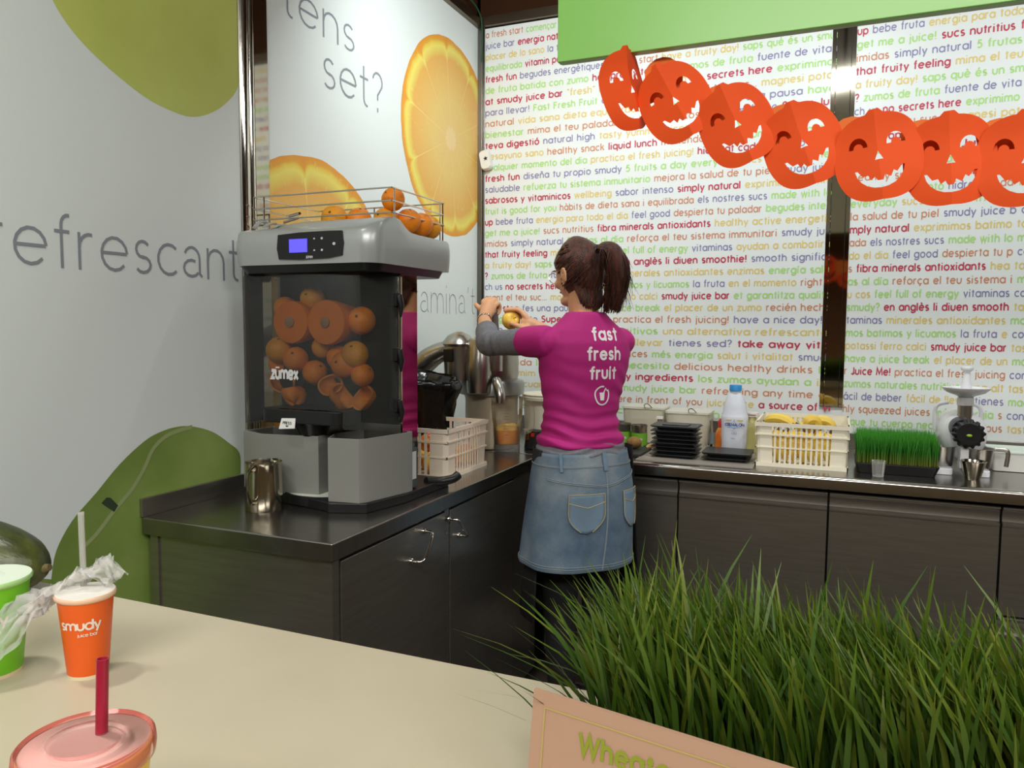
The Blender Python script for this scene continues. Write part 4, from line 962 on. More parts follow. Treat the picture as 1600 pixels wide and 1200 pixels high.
# black lidded trays in stacks
M_tray = mat('tray_black',(38,40,42),.38)
ordn=['bottom','second','third','fourth','fifth','sixth','seventh','topmost']
def tray(x,y,z,rot,label,group):
    t=thing('food_tray',label,'tray',(x,y,z),group,world=False); t.rotation_euler=(0,0,rot)
    put('tray_body', MB().prism(rrect(-.066,-.05,.066,.05,.012,3),0,.010,top=rrect(-.072,-.056,.072,.056,.012,3)), M_tray, t)
    put('tray_rim', MB().prism(rrect(-.086,-.066,.086,.066,.010,3),.010,.0128), M_tray, t)
    return t
for k in range(8): tray(1.09+.003*((k*5)%3-1),-.525+.003*((k*7)%3-1),.904+.0150*k,.02*((k*3)%5-2),'%s black tray of the tall stack beside the kiwi'%ordn[k],'tall stack of black trays')
tl=thing('tray_lid','flat black lid resting on the tall tray stack','lid',(1.09,-.525,1.022)); put('lid_plate', MB().prism(rrect(1.0,-.59,1.175,-.46,.01,3),1.0215,1.0245), M_tray, tl); put('lid_rim', MB().prism(rrect(1.04,-.56,1.14,-.49,.01,3),1.0245,1.0275), M_tray, tl)
for k in range(2): tray(1.28+.004*k,-.525,.904+.0150*k,-.02*k,('lower black tray of the short stack before the white bottle','upper black tray of the short stack before the white bottle')[k],'short stack of black trays')
tl=thing('tray_lid','flat black lid closing the short stack before the white bottle','lid',(1.283,-.525,.934)); put('lid_plate', MB().prism(rrect(1.195,-.60,1.37,-.45,.01,3),.9340,.937), M_tray, tl)
# brush, spatula, sauce bottle
br=thing('pastry_brush','brown handled brush standing in a white tub behind the trays','brush',(1.0,-.33,.9))
put('handle', MB().tube([(.985,-.34,.96),(.985,-.335,1.02)],[.012,.010],10), mat('brush_brown',(120,92,78),.5), br, smooth=60); put('bristles', MB().box((.972,-.345,1.02),(.998,-.328,1.03)), M_white, br); put('foot', MB().lathe([(.014,.9),(.012,.96)],(.985,-.34,0),12), MATS['brush_brown'], br)
sp=thing('spatula','steel bladed tool with a grey handle standing left of the white bottle','spatula',(1.20,-.40,.9))
put('handle', MB().tube([(1.205,-.40,.94),(1.205,-.395,.985)],[.013,.012],12), mat('grip_grey',(96,100,98),.5), sp, smooth=60); put('blade', MB().tube([(1.205,-.395,.985),(1.200,-.39,1.03)],[.009,.016],12,flat=.35), M_chrome, sp, smooth=60); put('foot', MB().lathe([(.016,.9),(.010,.925),(.008,.942)],(1.205,-.40,0),14), M_chrome, sp, smooth=60)
sb=thing('sauce_bottle','orange sauce bottle with a red cap behind the white bottle','bottle',(1.225,-.33,.9))
put('bottle_body', MB().lathe([(.024,.9),(.026,.905),(.026,.97),(.018,.99),(.012,1.0)],(1.232,-.33,0),24), mat('sauce_orange',(222,148,50),.3,rgb2=(206,104,36),nscale=9), sb, smooth=50); put('cap', MB().lathe([(.014,1.0),(.015,1.022),(.008,1.034),(0,1.035)],(1.232,-.33,0),16), mat('cap_red',(202,44,34),.4), sb, smooth=50)
# white milk style bottle
mbt=thing('white_bottle','large white plastic bottle with a blue cap and blue lettering','bottle',(1.285,-.36,.9))
M_bot=mat('bottle_white',(216,220,230),.35)
def oval(prof,c,n=32,p=2.6,ky=.8):
    mb=MB()
    for r,z in prof:
        for k in range(n):
            a=2*pi*k/n; q=r/(abs(cos(a))**p+abs(sin(a))**p)**(1/p); mb.v.append((c[0]+q*cos(a),c[1]+q*sin(a)*ky,z))
    mb.f=[(i*n+k,i*n+(k+1)%n,(i+1)*n+(k+1)%n,(i+1)*n+k) for i in range(len(prof)-1) for k in range(n)]; mb.m=[0]*len(mb.f)
    mb.f+=[tuple(range(n))[::-1],tuple((len(prof)-1)*n+k for k in range(n))]; mb.m+=[0,0]; return mb
bc=(1.285,-.36)
body=oval([(.044,.9),(.047,.904),(.048,.96),(.0505,1.03),(.0515,1.045),(.049,1.054),(.0465,1.06),(.044,1.085),(.034,1.12),(.026,1.135),(.021,1.142)],bc)
put('bottle_body', body, M_bot, mbt, smooth=45)
put('neck', MB().lathe([(.021,1.140),(.0205,1.150),(.0215,1.152)],(*bc,0),24), M_bot, mbt, smooth=50)
put('cap', MB().lathe([(.0235,1.150),(.0235,1.170),(.022,1.173),(0,1.173)],(*bc,0),28), mat('cap_blue',(54,146,214),.4), mbt, smooth=40)
mb=MB(); yy=bc[1]-.0412
def bl_(s,xc,z,h,hw,mi):
    g,_=text_geo(s,hw,track=.24); W_=text_w(s,.24); 
    def f(X,Y):
        x=(X-W_/2)*h; t=max(-1,min(1,x/.052)); return (bc[0]+x+xc, bc[1]-.0395*(1-abs(t)**2.6)**(1/2.6)-.0022-(z-.9)*.016, z+Y*h)
    lay(mb,g,f,mi)
bl_('CREMALON',.004,1.016,.0068,.16,0); bl_('C',.004,1.032,.005,.12,0); bl_('light',.004,1.004,.003,.1,2); bl_('0%',.004,.985,.006,.1,2) if False else bl_('OO',.004,.985,.006,.1,2); bl_('nata',.0,.965,.0035,.1,2)
mb.add([(bc[0]+x,yy-.0022-(z-.9)*.0155+abs(x)**2*4,z) for x,z in ((-.028,1.036),(-.006,1.036),(-.006,1.040),(-.028,1.040))],[(0,1,2,3)],1)
mb.add([(bc[0]+x,yy-.0022-(z-.9)*.0155+abs(x-.0)**2*4,z) for x,z in ((.014,1.036),(.036,1.036),(.036,1.040),(.014,1.040))],[(0,1,2,3)],1)
mb.add([(bc[0]+x,yy-.0026-(z-.9)*.0155+x*x*5,z) for x,z in ((-.022,1.010),(0,1.008),(.026,1.010),(.026,1.0125),(0,1.0105),(-.022,1.0125))],[(0,1,4,5),(1,2,3,4)],3)
put('bottle_print', mb, [mat('print_navy',(62,72,140),.5),mat('print_gold',(222,186,60),.5),mat('print_grey',(140,144,156),.5),mat('print_sky',(110,180,224),.5)], mbt)
# pale juice bottle and jar behind it
yb=thing('juice_bottle','pale yellow translucent bottle right behind the white bottle','bottle',(1.345,-.30,.9))
put('bottle_body', MB().prism(rrect(1.318,-.33,1.372,-.27,.014,4),.9,1.02), clear('pale_yellow',(222,214,140),.7,.3), yb, smooth=40); put('neck', MB().lathe([(.02,1.02),(.014,1.045)],(1.345,-.30,0),20), MATS['pale_yellow'], yb, smooth=50); put('cap', MB().lathe([(.024,1.045),(.024,1.062),(0,1.063)],(1.345,-.30,0),20), M_white, yb, smooth=50)
put('red_mark', MB().box((1.33,-.326,1.052),(1.362,-.3235,1.055)), mat('mark_red',(170,50,46),.5), yb)

# small wheatgrass tray, shot glass
def blades(mb,n,xr,yr,z0,hr,wd,lean,mi=0,segs=3,seed=1,base_bias=None):
    R=random.Random(seed)
    for _ in range(n):
        x=R.uniform(*xr); y=R.uniform(*yr); h=R.uniform(*hr); a=R.uniform(0,2*pi); w_=R.uniform(*wd)/2
        bx=R.gauss(lean[0],lean[2]); by=R.gauss(lean[1],lean[2]); dx,dy=cos(a)*w_,sin(a)*w_
        vs=[]
        for s in range(segs+1):
            t=s/segs; k=t*t; cx_=x+bx*h*k; cy_=y+by*h*k; z=z0+h*(t-.12*k*(abs(bx)+abs(by))); f=(1-t**4)*.95+.05
            vs+= [(cx_-dx*f,cy_-dy*f,z),(cx_+dx*f,cy_+dy*f,z)]
        mb.add(vs,[(2*s,2*s+1,2*s+3,2*s+2) for s in range(segs)],R.choice(mi) if hasattr(mi,'__len__') else mi)
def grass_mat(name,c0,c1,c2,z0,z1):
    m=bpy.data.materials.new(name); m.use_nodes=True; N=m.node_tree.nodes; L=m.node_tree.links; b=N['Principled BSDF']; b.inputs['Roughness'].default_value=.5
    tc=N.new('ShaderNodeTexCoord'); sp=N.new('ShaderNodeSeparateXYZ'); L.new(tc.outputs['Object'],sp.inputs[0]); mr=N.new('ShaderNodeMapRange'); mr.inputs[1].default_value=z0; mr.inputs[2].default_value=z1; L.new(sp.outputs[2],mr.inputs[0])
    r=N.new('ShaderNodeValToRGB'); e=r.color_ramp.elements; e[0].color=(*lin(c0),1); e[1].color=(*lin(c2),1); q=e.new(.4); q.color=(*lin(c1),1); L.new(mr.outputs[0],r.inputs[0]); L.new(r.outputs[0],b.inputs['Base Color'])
    t=N.new('ShaderNodeBsdfTranslucent'); L.new(r.outputs[0],t.inputs[0]); mx=N.new('ShaderNodeMixShader'); mx.inputs[0].default_value=.3; L.new(b.outputs[0],mx.inputs[1]); L.new(t.outputs[0],mx.inputs[2]); L.new(mx.outputs[0],N['Material Output'].inputs[0]); return m
gt=thing('wheatgrass_tray','small black tray of dense trimmed wheatgrass beside the banana crate','plant',(1.85,-.47,.9))
put('tray', MB().prism(rrect(1.728,-.575,1.962,-.365,.015,4),.9,.935,top=rrect(1.715,-.588,1.975,-.352,.015,4)), M_black, gt, bevel=.002)
put('soil', MB().prism(rrect(1.728,-.575,1.962,-.365,.012,3),.93,.938), mat('soil',(60,50,26),.9), gt)
mb=MB(); blades(mb,5200,(1.722,1.968),(-.58,-.36),.936,(.085,.112),(.0018,.0028),(0,0,.08),seed=3); g=put('grass_blades', mb, grass_mat('small_grass',(120,128,44),(52,128,34),(86,176,58),0.936,1.045), gt); g['kind']='stuff'
sg_=MB().lathe([(.017,.901),(.0175,.903),(.0215,.955),(.0205,.955),(.0165,.906),(0,.906)],(1.787,-.633,0),24); one('shot_glass', sg_, clear('clear_glass',(240,240,236),.10,.03), 'tiny clear shot glass before the small wheatgrass tray', 'glass', smooth=40)

# single-auger juicer
au=thing('auger_juicer','white auger juicer with black toothed ring and funnel dish beside the wheatgrass','juicer',(2.06,-.36,.9))
M_wp=mat('gloss_white',(236,236,240),.22)
ax,ay=2.060,-.42
put('funnel_dish', MB().lathe([(.016,1.158),(.03,1.168),(.058,1.178),(.072,1.190),(.074,1.196),(.070,1.193),(.05,1.182),(.018,1.176)],(ax,ay,0),36), M_wp, au, smooth=50)
put('funnel_neck', MB().lathe([(.026,1.135),(.026,1.160),(.018,1.165)],(ax,ay,0),24), M_wp, au, smooth=40)
put('feed_tube', MB().lathe([(.0235,1.045),(.0235,1.136)],(ax,ay,0),24), M_cast, au, smooth=60)
put('pusher', MB().lathe([(.016,1.19),(.017,1.20),(.011,1.235),(.010,1.25),(.018,1.256),(.0205,1.262),(.018,1.268),(0,1.270)],(ax,ay,0),24), M_wp, au, smooth=50)
mb=MB().lathe([(.0,-.45),(.04,-.448),(.066,-.43),(.074,-.39),(.074,-.24),(.06,-.215),(0,-.21)],(2.062,0,1.035),36,axis='y'); 
mb.v=[(x,y,1.035+(z-1.035)*(1.0 if z>1.035 else 1.35)) for x,y,z in mb.v]; put('motor_housing', mb, M_wp, au, smooth=50)
for s in (-1,1):
    put('carry_handle', MB().tube(crom([(2.05+s*.070,-.33,1.03),(2.05+s*.072,-.33,1.10),(2.05+s*.062,-.33,1.125),(2.05+s*.03,-.33,1.135)],5),.007,10), M_wp, au, smooth=60)
    put('foot', MB().prism(rrect(2.05+s*.055-.03,-.50,2.05+s*.055+.028,-.25,.012,4),.9,.922), M_wp, au, bevel=.003)
put('juice_drum', MB().lathe([(.034,-.50),(.038,-.48),(.038,-.42)],(2.048,0,1.058),28,axis='y'), mat('drum_blue_black',(30,30,46),.3), au, smooth=50)
gr=MB(); n=28*2
for y,r in ((-.492,.044),(-.515,.044),(-.522,.036)):
    for k in range(n):
        a=2*pi*k/n; q=r+(.006 if (k//2)%2==0 and r>.04 else 0); gr.v.append((2.062+q*cos(a),y,1.046+q*sin(a)))
gr.f=[(i*n+k,(i+1)*n+k,(i+1)*n+(k+1)%n,i*n+(k+1)%n) for i in range(2) for k in range(n)]+[tuple(range(n)),tuple(2*n+k for k in range(n))[::-1]]; gr.m=[0]*len(gr.f)
gro=put('toothed_ring', gr, M_black, au); put('pulp_bit', MB().ball((2.062,-.524,1.042),(.009,.004,.005),10), mat('pulp_green',(156,196,62),.6), gro, smooth=180)
put('spout', MB().prism([(-.014,-.02),(.014,-.02),(.016,.02),(-.016,.02)],0,.10,top=[(-.012,-.018),(.012,-.018),(.014,.018),(-.014,.018)]).xf(Matrix.Translation((2.055,-.478,.925))), M_wp, au, bevel=.004)
def cup(x,y,z0,r0,r1,h,label,handle=False,m=None,cat='cup'):
    t=thing('steel_cup',label,cat,(x,y,z0),'steel cups by the auger juicer')
    put('cup_body', MB().lathe([(r0,z0),(r0+.001,z0+.002),(r1,z0+h),(r1+.003,z0+h+.001),(r1+.001,z0+h+.002),(r1-.002,z0+h),(r0-.002,z0+.004),(0,z0+.004)],(x,y,0),32), m or M_pit, t, smooth=45)
    if handle: put('hook_handle', MB().tube(crom([(x+r1,y,z0+h),(x+r1+.03,y,z0+h-.001),(x+r1+.038,y,z0+h-.006),(x+r1+.040,y,z0+h-.02),(x+r1+.036,y,z0+h-.058)],4),.0035,8,flat=2), m or M_pit, t, smooth=60)
cup(2.074,-.545,.9,.023,.038,.060,'shiny tapered steel cup on the counter under the juicer spout')
cup(1.995,-.43,.9225,.032,.042,.068,'steel cup left of the juicer spout, standing on the white foot',m=M_cast)
cup(2.108,-.43,.9225,.034,.044,.066,'steel cup with a hooked handle right of the juicer spout',True,m=M_cast)
wb_=thing('white_container','low white plastic container with a pale lid right of the auger juicer','container',(2.27,-.28,.9))
put('container_body', MB().prism(rrect(2.165,-.345,2.42,-.19,.01,3),.902,.965,top=rrect(2.160,-.35,2.425,-.185,.01,3)), M_white, wb_, smooth=30); put('container_lid', MB().prism(rrect(2.157,-.353,2.428,-.182,.01,3),.965,.973), mat('lid_pale',(226,240,228),.35), wb_, bevel=.002)

# ================================================================== THE CUSTOMER BAR
def conecup(name,label,x,y,z,r0,r1,h,col,lidcol,text=None,tz=.55,th=.0095,tang=None,tcol=(230,214,196),group=None):
    t=thing(name,label,'cup',(x,y,z),group)
    m=mat(name+col[0],col[1],.35)
    put('cup_wall', MB().lathe([(r0-.001,z+.002),(r0,z),(r0+.0005,z+.004),(r1,z+h)],(x,y,0),48,cap=True), m, t, smooth=50)
    put('base_ring', MB().lathe([(r0+.0003,z-.0005),(r0+.0006,z+.004)],(x,y,0),48,cap=False), mat('paper_cream',(224,206,170),.6), t)
    put('rim', MB().lathe([(r1,z+h-.003),(r1+.0025,z+h-.001),(r1+.003,z+h+.002),(r1+.0015,z+h+.004),(r1-.001,z+h+.003)],(x,y,0),48,cap=False), mat('rim_'+lidcol[0],lidcol[1],.3), t, smooth=60)
    put('lid', MB().lathe([(r1+.0015,z+h+.004),(r1-.003,z+h+.002),(r1-.006,z+h+.0035),(0,z+h+.0045)],(x,y,0),48), mat('lidp_'+lidcol[0],lidcol[2],.3), t, smooth=40)
    if text:
        mb=MB()
        for s,zz,hh,hw,off in text:
            g,_=text_geo(s,hw,track=.22); W_=text_w(s,.22)
            def f(X,Y,hh=hh,zz=zz,W_=W_,off=off):
                Z=zz+Y*hh; rr_=r0+(r1-r0)*(Z/h)+.0006; a=tang+((X-W_/2)*hh+off)/rr_; return (x+rr_*cos(a),y+rr_*sin(a),z+Z)
            lay(mb,g,f)
        put('lettering', mb, mat('cup_print'+col[0],tcol,.5), t)
    return t
def toward(x,y): return atan2(CAMP.y-y, CAMP.x-x)
ox,oy=.866,-2.862
conecup('paper_cup','orange paper cup with white lettering and a clear straw',ox,oy,1.0,.0210,.0290,.092,('_orange',(226,92,20)),('white',(230,190,160),(228,224,216)),
  [('smudy',.060,.0074,.15,-.004),('juice bar',.052,.0026,.13,.004)],tang=toward(ox,oy)-.12)
gx,gy=.763,-2.905
conecup('paper_cup_large','bright green paper cup with white lettering, cut by the left edge',gx,gy,1.0,.0310,.0420,.108,('_green',(112,190,32)),('greenrim',(170,214,140),(214,226,206)),
  [('smudy',.064,.0088,.15,-.004),('juice bar',.054,.0030,.13,.004)],tang=toward(gx,gy)-.10)
st_=one('drinking_straw', MB().lathe([(.0034,0),(.0034,.17),(.003,.17)],(0,0,0),12,cap=False), clear('straw_clear',(214,214,206),.45,.2), 'clear straw standing in the orange paper cup', 'straw', base=(0,0,0), smooth=60)
st_.location=(ox-.012,oy+.008,1.012); st_.rotation_euler=(radians(-2),radians(-3),0)
# filmy plastic bag over the cups
M_film=bpy.data.materials.new('plastic_film'); M_film.use_nodes=True; _N=M_film.node_tree.nodes; _L=M_film.node_tree.links
_d=_N.new('ShaderNodeBsdfDiffuse'); _d.inputs[0].default_value=(.82,.80,.76,1); _t=_N.new('ShaderNodeBsdfTransparent'); _m=_N.new('ShaderNodeMixShader'); _m.inputs[0].default_value=.34
_L.new(_t.outputs[0],_m.inputs[1]); _L.new(_d.outputs[0],_m.inputs[2]); _L.new(_m.outputs[0],_N['Material Output'].inputs[0])
def film(name,label,pts,seed,wd,ln):
    mb=MB(); n=26; m=12; c=crom(pts,6); L_=len(c)
    for i,p in enumerate(c):
        t=i/(L_-1)
        for k in range(m+1):
            s=(k/m-.5); q=Vector((noise.noise(Vector((i*.35,k*.5,seed))),noise.noise(Vector((i*.35,k*.5,seed+7))),noise.noise(Vector((i*.35,k*.5,seed+13)))))
            w_=wd*(.35+.65*sin(pi*min(1,t*1.15)))
            mb.v.append((p.x+s*w_*ln[0]+q.x*.010,p.y+s*w_*ln[1]+q.y*.010,p.z+s*w_*ln[2]+q.z*.010+.006*sin(k*2.1)))
    mb.f=[(i*(m+1)+k,i*(m+1)+k+1,(i+1)*(m+1)+k+1,(i+1)*(m+1)+k) for i in range(L_-1) for k in range(m)]; mb.m=[0]*len(mb.f)
    return one(name,mb,M_film,label,'plastic wrap',smooth=180)
film('plastic_wrap','crumpled clear film draped over the lid of the orange cup',[(ox-.050,oy-.03,1.070),(ox-.032,oy-.01,1.098),(ox-.012,oy+.0,1.110),(ox+.004,oy+.012,1.120),(ox+.024,oy+.022,1.106)],2,.075,(.3,.8,.35))
film('plastic_wrap','crumpled clear film hanging over the side of the green cup',[(gx+.012,gy-.052,1.018),(gx+.028,gy-.046,1.035),(gx+.046,gy-.02,1.058),(gx+.056,gy+.012,1.078),(gx+.064,gy+.03,1.088)],9,.07,(-.25,.35,.85))
# near cup with pink domed lid and straw
nx,ny,nz=1.192,-3.116,1.118
nt_=thing('smoothie_cup','yellow smoothie cup with a pink tinted clear lid in the near corner','cup',(nx,ny,1.0))
put('cup_wall', MB().lathe([(.028,1.0),(.029,1.002),(.0395,1.112),(.0402,1.118)],(nx,ny,0),56), mat('smoothie_yellow',(240,192,36),.3,rgb2=(246,206,60),nscale=12), nt_, smooth=50)
M_pink=mat('smoothie_pink',(212,126,124),.25,rgb2=(188,74,86),nscale=26)
put('smoothie', MB().lathe([(.0392,1.1165),(.037,1.1185),(0,1.1185)],(nx,ny,0),56), M_pink, nt_, smooth=50)
put('lid_rim', MB().lathe([(.0405,1.108),(.0425,1.110),(.0432,1.116),(.0424,1.122),(.0408,1.1235),(.0390,1.121)],(nx,ny,0),64,cap=False), clear('lid_pink',(232,130,116),.5,.08), nt_, smooth=60)
put('lid_top', MB().lathe([(.0395,1.1205),(.028,1.1210),(.026,1.1235),(.0235,1.1245),(.022,1.1215),(.010,1.1213),(.0,1.1213)],(nx,ny,0),64), clear('lid_clear',(240,196,186),.16,.05), nt_, smooth=60)
sx_,sy_=nx-.002,ny+.008
st_=one('drinking_straw', MB().lathe([(.0040,0),(.0040,.160),(.0032,.160),(.0032,.145)],(0,0,0),16,cap=False), mat('straw_magenta',(170,34,60),.3,rgb2=(146,28,50),nscale=30), 'dark magenta straw standing in the pink lidded cup', 'straw', base=(0,0,0), smooth=60)
st_.location=(sx_,sy_,1.012); st_.rotation_euler=(radians(-3),radians(0),0)
# melons at the far left of the bar
def melon(x,y,z,rx,ry,rz,rot,label,m):
    t=thing('melon',label,'melon',(x,y,z),'melons at the end of the bar',world=False); t.rotation_euler=rot
    mb=MB(); n=36; mm=24
    for i in range(mm+1):
        th=pi*i/mm
        for k in range(n):
            a=2*pi*k/n; rb=1+.012*cos(9*a)+.010*noise.noise(Vector((cos(a)*3,sin(a)*3,th*3))); mb.v.append((rx*cos(th),ry*sin(th)*cos(a)*rb,rz*sin(th)*sin(a)*rb))
    mb.f=[(i*n+k,i*n+(k+1)%n,(i+1)*n+(k+1)%n,(i+1)*n+k) for i in range(mm) for k in range(n)]; mb.m=[0]*len(mb.f)
    put('rind', mb, m, t, smooth=180); put('stalk', MB().tube([(rx*.97,0,0),(rx*1.06,0,.004)],[.007,.005],8), M_stem, t, smooth=60)
M_mel=mat('melon_rind',(34,44,18),.35,rgb2=(78,82,38),nscale=16,stretch=(.35,2.2,2.2),bump=.15,bscale=40)
melon(.470,-2.745,1.056,.130,.060,.056,(0,.10,radians(12)),'dark green ridged melon behind the other at the left end of the bar',M_mel)
melon(.475,-2.868,1.046,.105,.050,.046,(0,.12,radians(6)),'smaller olive green melon lying in front of the dark one',mat('melon_olive',(70,80,40),.4,rgb2=(56,66,30),nscale=14,stretch=(.35,2,2),bump=.25,bscale=50))

# big wheatgrass tray and its card
cA=Vector((1.418,-2.872)); cB=Vector((1.640,-2.935)); cdv=(cB-cA).normalized(); cn=Vector((-cdv.y,cdv.x))
wt=thing('wheatgrass_planter','large tray of long unruly wheatgrass on the bar','plant',(1.85,-2.82,1.0))
put('tray', MB().box((1.46,-2.885,1.0),(2.30,-2.70,1.035)), M_black, wt, bevel=.003)
put('soil', MB().box((1.465,-2.88,1.03),(2.295,-2.705,1.04)), MATS['soil'], wt)
mb=MB()
blades(mb,4300,(1.47,2.29),(-2.88,-2.715),1.035,(.10,.146),(.0034,.0058),(-.20,.03,.16),mi=(0,0,1,2),segs=4,seed=11)
blades(mb,150,(1.47,2.28),(-2.87,-2.72),1.035,(.15,.178),(.0034,.0054),(-.05,.05,.22),mi=(0,1,2),segs=5,seed=5)
blades(mb,75,(1.465,1.53),(-2.88,-2.72),1.03,(.09,.16),(.003,.0045),(-.45,.05,.30),mi=(0,1,2),segs=6,seed=8)
blades(mb,14,(1.46,1.48),(-2.88,-2.80),1.02,(.07,.10),(.002,.003),(-1.2,-.1,.35),mi=(0,1),segs=6,seed=21)
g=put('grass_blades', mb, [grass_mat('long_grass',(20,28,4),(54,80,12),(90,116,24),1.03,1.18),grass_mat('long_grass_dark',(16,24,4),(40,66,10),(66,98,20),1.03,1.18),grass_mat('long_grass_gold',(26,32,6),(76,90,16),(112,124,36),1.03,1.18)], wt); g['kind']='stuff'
card=thing('price_card','cream card with green lettering standing before the long wheatgrass','card',(1.52,-2.92,1.0))
tl_=Vector((1.4211, -2.882, 1.098)); tr_=Vector((1.5919, -2.9137, 1.098)); dv=(tr_-tl_).normalized(); nn=Vector((dv.y,-dv.x,0)).normalized()
def cardp(s,h,o=0.0): return tl_+dv*s+Vector((0,0,-h*.97))+nn*(h*.12+o)*1.0
Wc,Hc=.30,.1
mb=MB(); P4=[cardp(0,0),cardp(Wc,0),cardp(Wc,Hc),cardp(0,Hc)]; Q4=[p-nn*.004 for p in P4]; mb.add([tuple(p) for p in P4+Q4],[(3,2,1,0),(4,5,6,7),(0,1,5,4),(1,2,6,5),(2,3,7,6),(3,0,4,7)])
put('card_board', mb, mat('card_cream',(174,138,114),.5), card)
mb=MB()
for a,b in (((.012,.012),(Wc-.01,.012)),((.012,.012),(.012,Hc-.004))):
    dx,dy=(.0,.0006) if a[1]==b[1] else (.0006,0)
    q=[cardp(a[0]-dx,a[1]-dy,.0006),cardp(b[0]-dx,b[1]-dy,.0006),cardp(b[0]+dx,b[1]+dy,.0006),cardp(a[0]+dx,a[1]+dy,.0006)]; mb.add([tuple(p) for p in q],[(0,1,2,3)])
put('border_line', mb, mat('line_olive',(176,160,90),.5), card)
mb=MB(); gg_,_=text_geo('Wheatgrass',.17,track=.38); lay(mb,gg_,lambda X,Y:tuple(cardp(.046+X*.0093,.0385-Y*.0112,.0008))); put('lettering', mb, mat('print_leaf',(134,142,40),.5), card)

# ================================================================== THE WOMAN
PA=radians(48); P0=Vector((.862,-.985,0)); PF=Vector((-sin(PA),cos(PA),0)); PR=Vector((cos(PA),sin(PA),0)); UZ=Vector((0,0,1))
def Wp(r,f,z): return P0+PR*r+PF*f+UZ*z
wm = thing('person', 'woman with a dark ponytail in magenta top and denim skirt, working at the extractor', 'person', tuple(P0))
def rings(rs, n=32, cap=True, p=2.2):
    """loft of superellipse rings: (z, rx, ry, r-offset, f-offset)"""
    mb=MB()
    for z,rx,ry,ro,fo in rs:
        for k in range(n):
            a=2*pi*k/n; q=1/(abs(cos(a))**p+abs(sin(a))**p)**(1/p); mb.v.append(tuple(Wp(ro+rx*q*cos(a), fo+ry*q*sin(a), z)))
    L_=len(rs); mb.f=[(i*n+k,i*n+(k+1)%n,(i+1)*n+(k+1)%n,(i+1)*n+k) for i in range(L_-1) for k in range(n)]
    if cap: mb.f+=[tuple(range(n))[::-1],tuple((L_-1)*n+k for k in range(n))]
    mb.m=[0]*len(mb.f); return mb
def join(*ms):
    o=MB()
    for m in ms: o.add(m.v,m.f)
    return o
def remesh(mb, vox, it=6, fac=.5):
    me=mb.mesh('tmp',[]); o=bpy.data.objects.new('tmp',me); COL.objects.link(o)
    r=o.modifiers.new('r','REMESH'); r.mode='VOXEL'; r.voxel_size=vox
    if it: s=o.modifiers.new('s','SMOOTH'); s.iterations=it; s.factor=fac
    bpy.context.view_layer.update(); out=bpy.data.meshes.new_from_object(o.evaluated_get(bpy.context.evaluated_depsgraph_get()))
    bpy.data.objects.remove(o); out.polygons.foreach_set('use_smooth',[True]*len(out.polygons)); return out
def limb(pts, rad, n=16, k=5): return MB().tube(crom(pts,k), lerpr(rad,k), n)

TOR=[(.80,.160,.105,0,-.01),(.88,.166,.112,0,-.012),(.95,.158,.104,0,-.008),(1.03,.127,.086,0,.0),(1.09,.120,.082,-.002,.002),(1.16,.128,.088,0,.004),(1.24,.142,.098,0,.010),(1.30,.152,.098,0,.006),(1.355,.155,.080,0,-.004),(1.39,.120,.062,0,-.008),(1.415,.072,.052,0,-.006)]
# arms: joints found for the pose
SL=Wp(-.152,.0,1.350); EL=Vector((.506,-.975,1.335)); WL=Vector((.402,-.800,1.425)); HL=Vector((.385,-.745,1.478))
SR=Wp(.142,.004,1.345); ER=Vector((.83,-.70,1.25)); WR_=Vector((.597,-.742,1.398)); AP=Vector((.492,-.75,1.418))
# head
HA=radians(62); HF=Vector((-sin(HA),cos(HA),0)); HR=Vector((cos(HA),sin(HA),0)); tl=radians(12)
HFt=(HF*cos(tl)-UZ*sin(tl)); HU=(UZ*cos(tl)+HF*sin(tl)); HC=Wp(-.002,.040,1.574)
def Hp(x,y,z): return HC+HR*x+HFt*y+HU*z
HM=Matrix((( HR.x,HFt.x,HU.x),(HR.y,HFt.y,HU.y),(HR.z,HFt.z,HU.z)))
skull=MB().ball((0,0,0),(.070,.088,.100),28)
for i,(x,y,z) in enumerate(skull.v):
    if z<0: # jaw narrows and comes forward
        k=-z/.098; x*=1-.30*k*k; y=y*(1-.22*k)+.018*k; 
    if y>.05: y-= (y-.05)*.18
    if z<0: z*=1.10
    skull.v[i]=tuple(Hp(x,y+.0,z))
def hb(x,y,z,r,n=12): return MB().ball(tuple(Hp(x,y,z)), r, n, M=HM)
face=join(skull, hb(0,.076,-.076,(.026,.018,.019)), hb(0,.030,-.082,(.048,.052,.024),16), hb(0,.088,-.018,(.011,.013,.014)),
  MB().tube([Hp(0,.080,.016),Hp(0,.090,-.006),Hp(0,.096,-.018)],[.006,.009,.010],10), hb(-.034,.066,-.020,(.020,.014,.018)), hb(.034,.066,-.020,(.020,.014,.018)),
  hb(0,.076,.030,(.040,.010,.010)), hb(0,.083,-.043,(.019,.008,.007)))
ears=MB()
for s in (-1,1):
    E0=[]; 
    for t in range(-60,241,25): E0.append(Hp(s*(.076+.008*cos(radians(t))*.4),-.004-.013*cos(radians(t))*1.0,-.010+.025*sin(radians(t))))
    ears=join(ears, MB().tube(E0,.0050,8), hb(s*.073,-.003,-.010,(.008,.013,.024)), hb(s*.073,.002,-.036,(.005,.007,.008)))
neck=limb([Wp(0,-.012,1.36),Wp(0,.0,1.42),Wp(-.002,.012,1.475),Hp(0,-.020,-.045),Hp(0,-.02,0)],[.062,.052,.049,.050,.05])
armL=limb([SL,SL.lerp(EL,.35),SL.lerp(EL,.7),EL],[.046,.041,.036,.034]); foreL=limb([EL,EL.lerp(WL,.3),EL.lerp(WL,.7),WL],[.034,.037,.029,.022])
